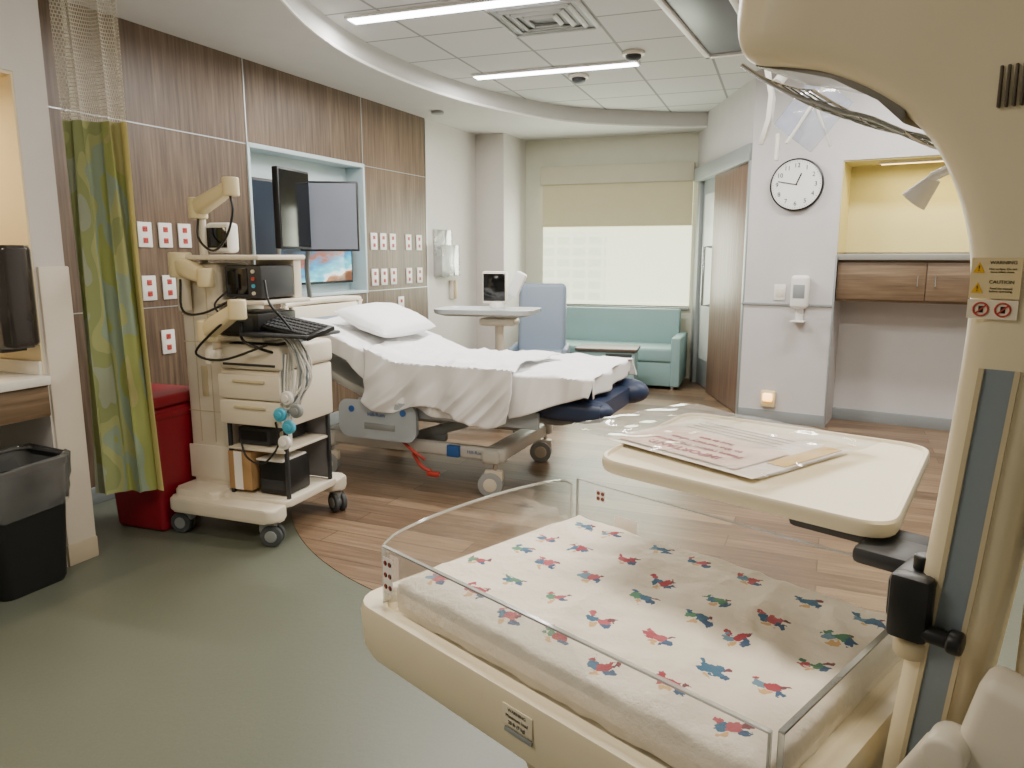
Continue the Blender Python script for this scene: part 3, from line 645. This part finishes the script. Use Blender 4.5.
p.done('side_rail',[bluegrey,greyp,blue],bd)
p=Part();p.loft([[Vector((-.83+x*.9,-.475,.56+z)) for x,z in rrect(.3,.3,.07)],[Vector((-.83+x*.9,-.51,.56+z)) for x,z in rrect(.32,.32,.08)]]);p.done('side_rail',bluegrey,bd)
Part().loft([[Vector((-.33+x,.475,.46+z)) for x,z in rrect(.50,.24,.06)],[Vector((-.33+x,.52,.46+z)) for x,z in sec]]).done('side_rail',bluegrey,bd)
Part().b2((.12,-.44,.22),(.2,-.41,.29),.003).done('decal',blue,bd)
text(bd,'Hill-Rom',.035,(-.32,-.5245,.455),(90,0,0),blue);text(bd,'Hill-Rom',.03,(.3,-.413,.255),(90,0,0),blue)
Part().tube([(-.1,-.46,.22),(-.02,-.5,.16),(.04,-.49,.13)],.012,sm=4).box((.06,-.5,.12),(.08,.04,.03),.01).done('brake_pedal',redd,bd)
Part().tube([(-.2,-.45,.30),(-.08,-.5,.25),(.0,-.49,.20)],.009,sm=4).done('release_lever',redd,bd)

# ---------------------------------------------------------------- overbed table + devices
ot=thing('overbed_table','pale grey rectangular overbed tray table with raised rim','table',(-.2,6.12,0),-15)
def rrz(w,h,r,z): return [Vector((x,y,z)) for x,y in rrect(w,h,r,8)]
Part().loft([rrz(.70,.36,.08,.93),rrz(.82,.46,.1,.95),rrz(.84,.48,.11,.985),rrz(.80,.44,.09,.985),rrz(.76,.40,.08,.965)]).done('tabletop',M('pale_grey_top','#C4C8C8',.35),ot)
Part().cyl((.1,0,.5),.035,.88).box((.1,0,.88),(.3,.2,.06),.02).done('column',cartc,ot)
Part().box((.0,-.25,.09),(.7,.06,.05),.015).box((.0,.25,.09),(.7,.06,.05),.015).box((.1,0,.1),(.1,.5,.05),.015).done('base',cartc,ot)
for x in(-.32,.32):
    for y in(-.25,.25): caster(ot,x,y,.03)
bp=thing('bedside_monitor','small black-screened monitor with white swivel arm','monitor',(-.12,6.12,.988),-10)
Part().box((-.02,0,.17),(.2,.07,.26),.012).done('housing',offwhite,bp);Part().b2((-.11,-.038,.06),(.07,-.0345,.28),.001).done('screen',screen_black,bp)
Part().cyl((0,.02,.025),.07,.05,bev=.01).tube([(.06,.02,.06),(.13,0,.14),(.19,-.03,.26)],[.035,.032,.04],sm=4).box((.17,-.03,.2),(.09,.08,.2),.02,rot=(0,25,0)).done('arm',white,bp)
# ---------------------------------------------------------------- seating
ch=thing('recliner_chair','slate-blue high-backed recliner with slim padded arms','chair',(.28,7.3,0),-8)
Part().box((0,.2,.78),(.48,.14,.72),.05,rot=(-10,0,0),seg=4).done('backrest',slate,ch)
Part().box((0,-.08,.42),(.46,.52,.14),.04,seg=4).done('seat',slate,ch)
for x in(-.26,.26):
    Part().b2((x-.025,-.3,.12),(x+.025,.2,.54),.02,seg=3).done('armrest',slate,ch)
Part().b2((-.24,-.28,.08),(.24,.22,.36),.02).done('base',darkgrey,ch)
for x in(-.2,.2):
    for y in(-.22,.18): Part().cyl((x,y,.04),.022,.08).done('leg',chrome,ch)
sf=thing('sleeper_sofa','pale blue-teal vinyl sleeper bench sofa under the window','sofa',(1.16,8.28,0),NA)
Part().b2((-.72,-.35,.04),(.7,.36,.30),.015).done('base',teal,sf)
Part().box((-.01,-.06,.37),(1.38,.62,.15),.03,seg=4).done('seat_cushion',teal,sf)
Part().box((-.01,.27,.62),(1.38,.16,.40),.02,rot=(-5,0,0),seg=4).done('back_cushion',teal,sf)
Part().b2((.66,-.37,.04),(.76,.36,.56),.015,seg=3).done('armrest',teal,sf)
for x in(-.65,.68):
    for y in(-.3,.3): Part().cyl((x,y,.02),.022,.04).done('leg',chrome,sf)
lt=thing('low_table','low storage table with dark wood-grain top','table',(.98,7.5,0),-15)
Part().b2((-.31,-.2,.47),(.31,.2,.5),.006).done('tabletop',wood('espresso','#3A302A','#564840','#6F6056','X'),lt)
Part().b2((-.29,-.18,.08),(.29,.18,.47),.01).done('body',teal,lt)
Part().b2((-.0,-.186,.34),(.26,-.178,.45),.003).done('drawer',darkgrey,lt)
for x in(-.25,.25):
    for y in(-.14,.14): Part().cyl((x,y,.04),.02,.08).done('leg',chrome,lt)

# ---------------------------------------------------------------- ceiling fixtures
def linear(nm,c,L,lab):
    o=thing(nm,lab,'ceiling light',c,-20,'linear ceiling lights')
    Part().box((0,0,-.008),(L+.03,.13,.02),.003).done('housing',white,o)
    Part().box((0,0,-.02),(L,.1,.008),.002).done('diffuser',ledw,o);return o
linear('linear_light',(.336,6.325,2.9),1.36,'added unseen fill light shaped as a linear LED fixture')
linear('linear_light',(-.38,4.80,2.9),1.36,'slim white linear LED ceiling light near the curved soffit')
linear('linear_light',(2.6,5.0,2.9),1.36,'added unseen fill light shaped as a linear LED fixture')
linear('linear_light',(1.2,3.2,2.9),1.36,'added unseen fill light shaped as a linear LED fixture')  # added out of view to fill the near end of the room
linear('linear_light',(.4,1.5,2.9),1.36,'added unseen fill light shaped as a linear LED fixture')  # second added fixture, unseen above the warmer
vt=thing('air_vent','square louvred ceiling air diffuser','vent',(.2,5.02,2.9),-20)
p=Part();
for k in range(4):
    w=.58-k*.13;z=-.004-.004*k
    for s_ in(-1,1):
        p.box((0,s_*w/2,z-.004),(w,.03,.012),.002,rot=(s_*30,0,0));p.box((s_*w/2,0,z-.004),(.03,w,.012),.002,rot=(0,-s_*30,0))
p.b2((-.28,-.28,-.004),(.28,.28,-.001),0,mi=1);p.done('louvres',[M('vent_grey','#C3C6C5',.5),M('vent_dark','#A0A6A6',.7)],vt)
for nm,c,lab in (('smoke_detector',(.90,5.82,2.9),'dark domed ceiling smoke detector on white base'),('sprinkler_head',(.56,6.55,2.9),'white ceiling sprinkler head with dark core')):
    o=thing(nm,lab,nm.replace('_',' '),c)
    Part().cyl((0,0,-.012),.085,.024,bev=.006).done('base',offwhite,o)
    Part().lathe([(.06,-.024),(.055,-.045),(.035,-.06),(.0005,-.065)]).done('dome',darkgrey,o)
o=thing('smoke_detector','small round ceiling sensor','smoke detector',(-.7,7.3,2.75));Part().cyl((0,0,-.012),.06,.024,bev=.006).done('base',greyp,o)
ob=thing('ceiling_service_panel','long dark recessed service panel with white frame','ceiling panel',(1.30,5.15,2.9),-26)
p=Part();
for lo,hi in (((-.19,-.85,-.03),(-.15,.75,0)),((.2,-.85,-.03),(.24,.75,0)),((-.19,.71,-.03),(.24,.75,0)),((-.19,-.85,-.03),(.24,-.81,0))): p.b2(lo,hi,.004)
p.done('frame',white,ob);Part().b2((-.15,-.81,-.012),(.2,.71,0),.002).done('panel',M('panel_dark','#565B62',.4),ob)
ex=thing('examination_light','ceiling-mounted examination light with white arm and clear shield','exam light',(1.62,4.35,2.9),0)
Part().cyl((0,0,-.03),.1,.06,bev=.01).tube([(0,0,-.05),(0,0,-.35),(-.05,0,-.42),(-.16,-.05,-.55)],.03,sm=5).done('arm',white,ex)
Part().loft([[Vector((-.26+.05*math.sin(t*3.1)+a*.5,-.1+a,-.88+.42*t)) for a in (-.045*k_,.045*k_)]+[Vector((-.235+.05*math.sin(t*3.1)+a*.5,-.1+a,-.88+.42*t)) for a in (.045*k_,-.045*k_)] for t,k_ in ((0,.3),(.1,.8),(.3,1),(.6,1),(.9,.8),(1,.4))]).done('lamp_head',white,ex)
Part().box((.02,-.12,-.72),(.26,.012,.32),.004,rot=(0,38,-20)).done('shield',clear('shield_bluish','#b9c4e0',.4,.35),ex)
Part().box((-.02,-.14,-.72),(.016,.016,.38),.004,rot=(0,32,0)).box((.06,-.14,-.76),(.014,.014,.3),.004,rot=(0,-24,0)).done('shield_bracket',white,ex)
Part().cyl((-.17,-.14,-.90),.012,.14,bev=.004).done('handle',white,ex)

# ---------------------------------------------------------------- infant warmer
wm=thing('infant_warmer','cream infant radiant warmer with clear-walled bassinet and arched heater','infant warmer',(.218,1.174,0),-45.6)
for x in(-.42,.56):
    for y in(-.27,.27): caster(wm,x,y,.06,20)
p=Part();
for y in(-.25,.25): p.box((.07,y,.16),(1.06,.1,.07),.03,seg=4)
p.box((.43,0,.17),(.3,.5,.09),.03,seg=4);p.box((-.1,0,.17),(.3,.5,.06),.03,seg=3);p.done('base',offwhite,wm)
Part().loft([rr(.34,.22,.05,.18),rr(.32,.2,.05,.4),rr(.40,.28,.08,.56),rr(.5,.36,.1,.66)]).done('pedestal',creamd,wm)
T_=-.018
p=Part();p.loft([rr(w,h,r,z,T_) for w,h,r,z in ((.52,.36,.06,.63),(.72,.51,.07,.675),(.80,.585,.06,.70),(.822,.602,.06,.722),(.828,.608,.06,.785),(.818,.598,.055,.80),(.74,.545,.05,.80),(.725,.53,.045,.775))])
p.done('bassinet_tray',cream,wm)
def mat_fn(a,b):
    U=(a*2-1);V=(b*2-1)
    u=math.copysign(min(abs(U)/.9,1),U);v=math.copysign(min(abs(V)/.87,1),V)
    su=max(abs(U)-.9,0)/.1;sv=max(abs(V)-.87,0)/.13
    dn_=max(su,sv)
    x=u*.35;y=v*.249
    e=max(abs(u),abs(v))
    z=.843-.008*max(0,(e-.88)/.12)**2
    x*=1+.006*math.sin(dn_*math.pi);y*=1+.008*math.sin(dn_*math.pi)
    z-=dn_*.055
    z+=noise.noise(Vector((x*8,y*8,2)))*.005+noise.noise(Vector((x*20,y*16,4)))*.0035+(.5-abs(noise.noise(Vector((x*9+y*4,y*7,6)))))*.013
    z+=(.5-abs(noise.noise(Vector((x*6-y*14,y*10+x*5,16)))))*.006
    x+=noise.noise(Vector((y*30,z*20,4)))*.004*dn_;y+=noise.noise(Vector((x*30,z*20,8)))*.004*dn_
    return Vector((x,y,z))
Part().grid(mat_fn,170,130).done('mattress',flannel,wm,ang=80)
def panel(nm,lo,hi,axis):
    p=Part();p.b2(lo,hi,0,mi=0)
    e=.0022;z=hi[2]
    if axis=='x':
        p.b2((lo[0],lo[1]-.0005,z-e),(hi[0],hi[1]+.0005,z+.001),0,mi=1)
        for x in(lo[0],hi[0]): p.b2((x-e/2,lo[1]-.0005,lo[2]),(x+e/2,hi[1]+.0005,z),0,mi=1)
    else:
        p.b2((lo[0]-.0005,lo[1],z-e),(hi[0]+.0005,hi[1],z+.001),0,mi=1)
        for y in(lo[1],hi[1]): p.b2((lo[0]-.0005,y-e/2,lo[2]),(hi[0]+.0005,y+e/2,z),0,mi=1)
    return p.done(nm,[acry,acry_edge],wm)
panel('clear_wall',(-.37,-.268,.785),(.362,-.262,.908),'x')
panel('clear_wall',(-.37,.264,.785),(.362,.270,.918),'x')
panel('clear_wall',(.368,-.257,.785),(.374,.257,.908),'y')
ys=[-.257+.514*k/24 for k in range(25)]
def tz(y): return .905+.030*(1-(y/.257)**2)**.5 if abs(y)<.2569 else .905
top=[(y,tz(y)) for y in ys]
poly=[(-.257,.785)]+top+[(.257,.785)]
p=Part();p.loft([[Vector((x,y,z)) for y,z in poly] for x in(-.382,-.376)])
p.tube([(-.379,y,z) for y,z in top],.0028,mi=1,seg=6)
for y in(-.257,.257): p.b2((-.3825,y-.001,.785),(-.3755,y+.001,.905),0,mi=1)
p.done('clear_wall',[acry,acry_edge],wm)
for x,y in ((-.368,-.25),(-.368,.25),(.36,-.25),(.36,.25)): Part().box((x,y,.812),(.014,.018,.03),.004).done('wall_hinge',offwhite,wm)
def decal(x,y,z,w,h,nj=2):
    p=Part();p.b2((x-w/2,y-.0006,z-h/2),(x+w/2,y,z+h/2),0)
    o=p.done('label_sticker',paper,wm)
    for k in range(2):
        for j in range(nj):
            q=Part();r=min(w/2,h/nj)*.36
            xx=x+(k-.5)*w*.5;zz=z+(j-(nj-1)/2)*h/nj
            q.cyl((xx,y-.001,zz),r,.0008,'Y',seg=14);q.b2((xx-r*.25,y-.0016,zz-r),(xx+r*.25,y-.0014,zz+r),0,mi=1)
            q.done('symbol',[ink,redd],o)
decal(-.352,-.2688,.858,.026,.066,3);decal(-.30,.2635,.893,.024,.024,2)
Part().b2((-.26,.2625,.83),(-.20,.2633,.86),0).done('label_sticker',paper,wm)
lb=Part().b2((-.03,-.0022,-.016),(.03,0,.016),.0005).done('label_plate',M('label_beige','#E6DCC2',.5),wm,loc=(.01,-.3035,.768))
for k in range(3): text(lb,('WARNING','Maximum load','20 lb (9 kg)')[k],.0075,(0,-.0026,.0095-k*.0095),(90,0,0),ink,ext=.0002)
Part().b2((-.015,-.307,.742),(.04,-.3035,.749),.001).done('latch',greyp,wm)
# arched column
FR=[(.385,.2,.078,.15),(.396,.5,.078,.14),(.412,.79,.080,.13),(.436,1.06,.082,.13),(.453,1.30,.085,.135),(.452,1.40,.11,.145),(.436,1.476,.14,.155),(.402,1.545,.17,.17),(.350,1.595,.185,.19),(.295,1.627,.19,.205),(.245,1.643,.185,.22),(.205,1.652,.17,.22),(.185,1.665,.14,.20),(.172,1.69,.09,.16)]
F4=catmull([Vector((a,b_,0)) for a,b_,_,_ in FR],4);F5=catmull([Vector((c_,d_,0)) for _,_,c_,d_ in FR],4)
secs=[]
for i,q in enumerate(F4):
    d=(F4[min(i+1,len(F4)-1)]-F4[max(i-1,0)]).normalized();nrm=Vector((d.y,-d.x,0))
    th,w=F5[i].x,F5[i].y
    if i>=len(F4)-8: nrm=Vector((0.1,1,0)).normalized()
    cc_=q+nrm*th/2
    secs.append([Vector((cc_.x+nrm.x*a,b_,cc_.y+nrm.y*a)) for a,b_ in rrect(th,w,min(.034,w*.3,th*.3),6)])
Part().loft(secs).done('arched_column',cream,wm,ang=50)
Part().box((.60,.02,.86),(.14,.10,1.20),.03,seg=4).box((.575,.01,.5),(.16,.14,.5),.03,seg=4).done('rear_housing',cream,wm)
PF=[(.2,.385),(.5,.396),(.79,.412),(1.06,.436),(1.30,.453)]
def xf(z):
    for (a,xa),(b_,xb) in zip(PF,PF[1:]):
        if z<=b_: return xa+(xb-xa)*(z-a)/(b_-a)
    return .453
def wy(z): return -(.14/2 if z<.6 else .065+.0025*max(0,(z-1.06)/.24))
zs=[.5,.79,1.06,1.25,1.30]
def strip(x0,x1,dy,nm,mt_):
    Part().loft([[Vector((xf(z)+x0,wy(z)-dy,z)),Vector((xf(z)+x1,wy(z)-dy,z)),Vector((xf(z)+x1,wy(z)+.004,z)),Vector((xf(z)+x0,wy(z)+.004,z))] for z in zs]).done(nm,mt_,wm)
strip(.028,.056,.001,'mounting_channel',blueh);strip(.023,.028,.004,'channel_rail',creamd);strip(.056,.061,.004,'channel_rail',creamd)
lab=Part().b2((-.023,-.0012,-.021),(.023,0,.021),0).done('warning_label',M('label_tan','#E2CFA0',.5),wm,loc=(.483,-.0738,1.396))
for zz in(.011,-.010): 
    tr=Part().loft([[Vector((-.021,y_,zz-.0055)),Vector((-.010,y_,zz-.0055)),Vector((-.0155,y_,zz+.0055))] for y_ in(-.0018,-.0012)]).done('warning_triangle',yellow,lab)
    text(tr,'!',.008,(-.0155,-.0022,zz-.001),(90,0,0),ink,ext=.0002)
for tz_,tx,ts in ((.016,'WARNING',.005),(.008,'Hot surface. Do not\nleave infant alone.',.003),(-.004,'CAUTION',.005),(-.012,'Read the manual\nbefore operating.',.003)):
    text(lab,tx,ts,(.006,-.0016,tz_),(90,0,0),ink,ext=.0002)
lab2=Part().b2((-.023,-.0012,-.010),(.023,0,.010),0).done('prohibition_label',M('label_pale','#EDE4CC',.5),wm,loc=(.4825,-.0728,1.3635))
for x in(-.010,.010):
    q=Part();ring=[(x+.0068*math.cos(a),-.0018,.0068*math.sin(a)) for a in [2*math.pi*k/24 for k in range(24)]]
    q.tube(ring,.001,closed=True,seg=6);q.box((x,-.0018,0),(.0014,.0008,.012),0,rot=(0,45,0));q.box((x,-.0015,0),(.0045,.0006,.007),.0002,mi=1);q.done('prohibition_symbol',[redd,ink],lab2)
PU=[(.185,1.66),(.245,1.643),(.295,1.627),(.350,1.595),(.402,1.545)]
def uz(x): 
    for (a,xa),(b_,xb) in zip(PU,PU[1:]):
        if x<=b_: return xa+(xb-xa)*(x-a)/(b_-a)
    return 1.545
Part().loft([[Vector((x,-.075,uz(x)-.004)),Vector((x,.075,uz(x)-.004)),Vector((x,.075,uz(x)+.01)),Vector((x,-.075,uz(x)+.01))] for x in (.2,.245,.295,.35,.38)]).done('heater_reflector',M('reflector','#8F8B80',.25,.8),wm)
p=Part()
def gp(t,y): 
    x=.195+.195*t;return (x,y,uz(x)-.006-.028*math.sin(math.pi*min(t*1.0,1))-.008*(1-(y/.11)**2))
for y in[-.10+.025*k for k in range(9)]: p.tube([gp(k/12,y) for k in range(13)],.0012,seg=6)
for t in [k/7 for k in range(8)]: p.tube([gp(t,-.10+.025*k) for k in range(9)],.0012,seg=6)
for y in(-.10,.10): p.tube([gp(k/12,y) for k in range(13)],.0026,seg=8)
p.done('heater_guard',chrome,wm)
p=Part()
for k in range(7): p.b2((.470+k*.0065,-.0885,1.565),(.4728+k*.0065,-.078,1.605),.001)
p.done('vent_slots',M('vent_brown','#5A5042',.6),wm)
Part().cyl((.365,.06,1.50),.017,.035,r2=.008,rot=(0,40,0)).tube([(.375,.055,1.515),(.41,.03,1.525)],.006).done('procedure_lamp',white,wm)
# shelf
corners=[(-.125,.018),(.378,.03),(.275,.535),(-.225,.48)]
def roundpoly(c,r,n=6):
    o=[];m_=len(c)
    for i in range(m_):
        p_=Vector(c[i]);a=(Vector(c[i-1])-p_).normalized();b_=(Vector(c[(i+1)%m_])-p_).normalized()
        s=p_+a*r;e=p_+b_*r
        for k in range(n+1):
            t=k/n;o.append(tuple((1-t)**2*s+2*t*(1-t)*p_+t*t*e))
    return o
def shrink(poly,k):
    cx=sum(q[0] for q in poly)/len(poly);cy=sum(q[1] for q in poly)/len(poly);return [(cx+(q[0]-cx)*k,cy+(q[1]-cy)*k) for q in poly]
sp_=roundpoly(corners,.06)
def lv(poly,z): return [Vector((x,y,z)) for x,y in poly]
Part().loft([lv(shrink(sp_,.93),1.038),lv(shrink(sp_,.99),1.042),lv(sp_,1.048),lv(sp_,1.062),lv(shrink(sp_,.99),1.066),lv(shrink(sp_,.97),1.066),lv(shrink(sp_,.96),1.061)]).done('instrument_shelf',M('shelf_cream','#E8DEC2',.38),wm)
Part().box((.31,.1,1.024),(.2,.05,.024),.01).box((.38,.05,1.022),(.10,.08,.026),.01).done('shelf_arm',darkgrey,wm)
p=Part();p.box((.43,-.03,1.02),(.045,.11,.06),.01);p.box((.435,-.078,1.015),(.045,.03,.08),.008);p.cyl((.435,-.06,.958),.02,.025,mi=1,bev=.006);p.cyl((.435,-.06,.975),.014,.04,bev=.004);p.cyl((.46,-.082,.99),.010,.045,'X',bev=.003);p.cyl((.485,-.082,.99),.014,.016,'X',bev=.004);p.cyl((.435,-.04,1.055),.012,.025,bev=.004)
p.done('swivel_clamp',[black,creamd],wm)
p=Part();p.box((.56,-.10,.90),(.11,.06,.15),.016,seg=4,rot=(0,12,0));p.cyl((.50,-.13,.89),.022,.05,'Y',bev=.006);p.box((.475,-.125,.855),(.03,.022,.09),.009,rot=(0,25,0),seg=3);p.done('side_bracket',offwhite,wm)
# papers in film
pk=thing('paper_packet','printed sheets sealed in clear plastic film lying on the shelf','paper',(.40,1.385,1.0668),-53)
def crk(w,h,z,am,seed):
    return lambda a,b: Vector(((a-.5)*w,(b-.5)*h,z+am*(1+noise.noise(Vector((a*5,b*4,seed))))+am*.5*noise.noise(Vector((a*11,b*9,seed)))))
Part().grid(crk(.34,.29,.001,.0008,1),30,24).done('sheet_of_paper',paper,pk,loc=(.02,-.02,0))
Part().grid(crk(.27,.16,.0045,.0004,2),20,14).done('printed_notice',paperpink,pk,loc=(.01,-.07,0))
Part().grid(crk(.46,.38,.0085,.0045,5),70,60).done('plastic_film',film,pk,loc=(-.01,0,0))
for k,(s,z_) in enumerate((('IMPORTANT:',.028),('Please return this warmer',.0195),('to the nursery when',.0195),('not in use',.0195))):
    text(pk,s,z_,(.01,-.118+k*.031,.0062),(0,0,180),inkred,ext=.0002,bold=.0005)
Part().box((.168,.02,.0035),(.035,.18,.001),0).done('colour_stripe',M('yellow_print','#E3C06A',.7),pk)
for k in range(4): Part().b2((-.11,.035+k*.02,.0035),(.1,.038+k*.02,.004),0).done('printed_line',M('print_grey','#9A8F88',.7),pk)

# ---------------------------------------------------------------- lights
def area(name,loc,rot,sx,sy,pw,col):
    l=bpy.data.lights.new(name,'AREA');l.shape='RECTANGLE';l.size=sx;l.size_y=sy;l.energy=pw;l.color=col
    o=bpy.data.objects.new(name,l);bpy.context.scene.collection.objects.link(o);o.location=loc;o.rotation_euler=[R(a) for a in rot];return o
cw=(1,.96,.90)
area('lamp_and_fill_light',(.336,6.325,2.86),(0,0,-20),1.3,.1,62,cw)
area('lamp_and_fill_light',(-.38,4.80,2.86),(0,0,-20),1.3,.1,72,cw)
area('lamp_and_fill_light',(2.6,5.0,2.86),(0,0,-20),1.3,.1,46,cw)
area('lamp_and_fill_light',(1.2,3.2,2.86),(0,0,-20),1.3,.1,58,(1,.92,.80))  # warm fill from the first added, unseen fixture
area('lamp_and_fill_light',(.4,1.5,2.86),(0,0,-20),1.3,.1,40,(1,.87,.68))  # warm fill from the added fixture over the warmer
area('lamp_and_fill_light',(-1.8,.6,2.7),(0,0,0),.8,.8,30,(1,.92,.82))  # added fill on the near left, no fixture of its own
area('window_light',Np(1.8,-.15,1.45),(-90,0,NA),1.6,1.1,52,(.95,1,.82))
area('niche_lamp_light',Cp(1.4,.13,2.105),(0,0,CA),.9,.05,8,(1,.82,.38))
area('alcove_lamp_light',Sp(1.0,-.3,2.10),(0,0,SA),1.3,.1,12,(1,.8,.5))
w=bpy.data.worlds.new('w');bpy.context.scene.world=w;w.use_nodes=True
w.node_tree.nodes['Background'].inputs[0].default_value=(.75,.82,.9,1);w.node_tree.nodes['Background'].inputs[1].default_value=.6
# ---------------------------------------------------------------- camera
cd=bpy.data.cameras.new('camera');co=bpy.data.objects.new('camera',cd);bpy.context.scene.collection.objects.link(co)
cd.sensor_width=36;cd.lens=740/1024*36;cd.clip_start=.05
co.location=(0,0,1.42);co.rotation_euler=(R(90-9.9),0,0);bpy.context.scene.camera=co
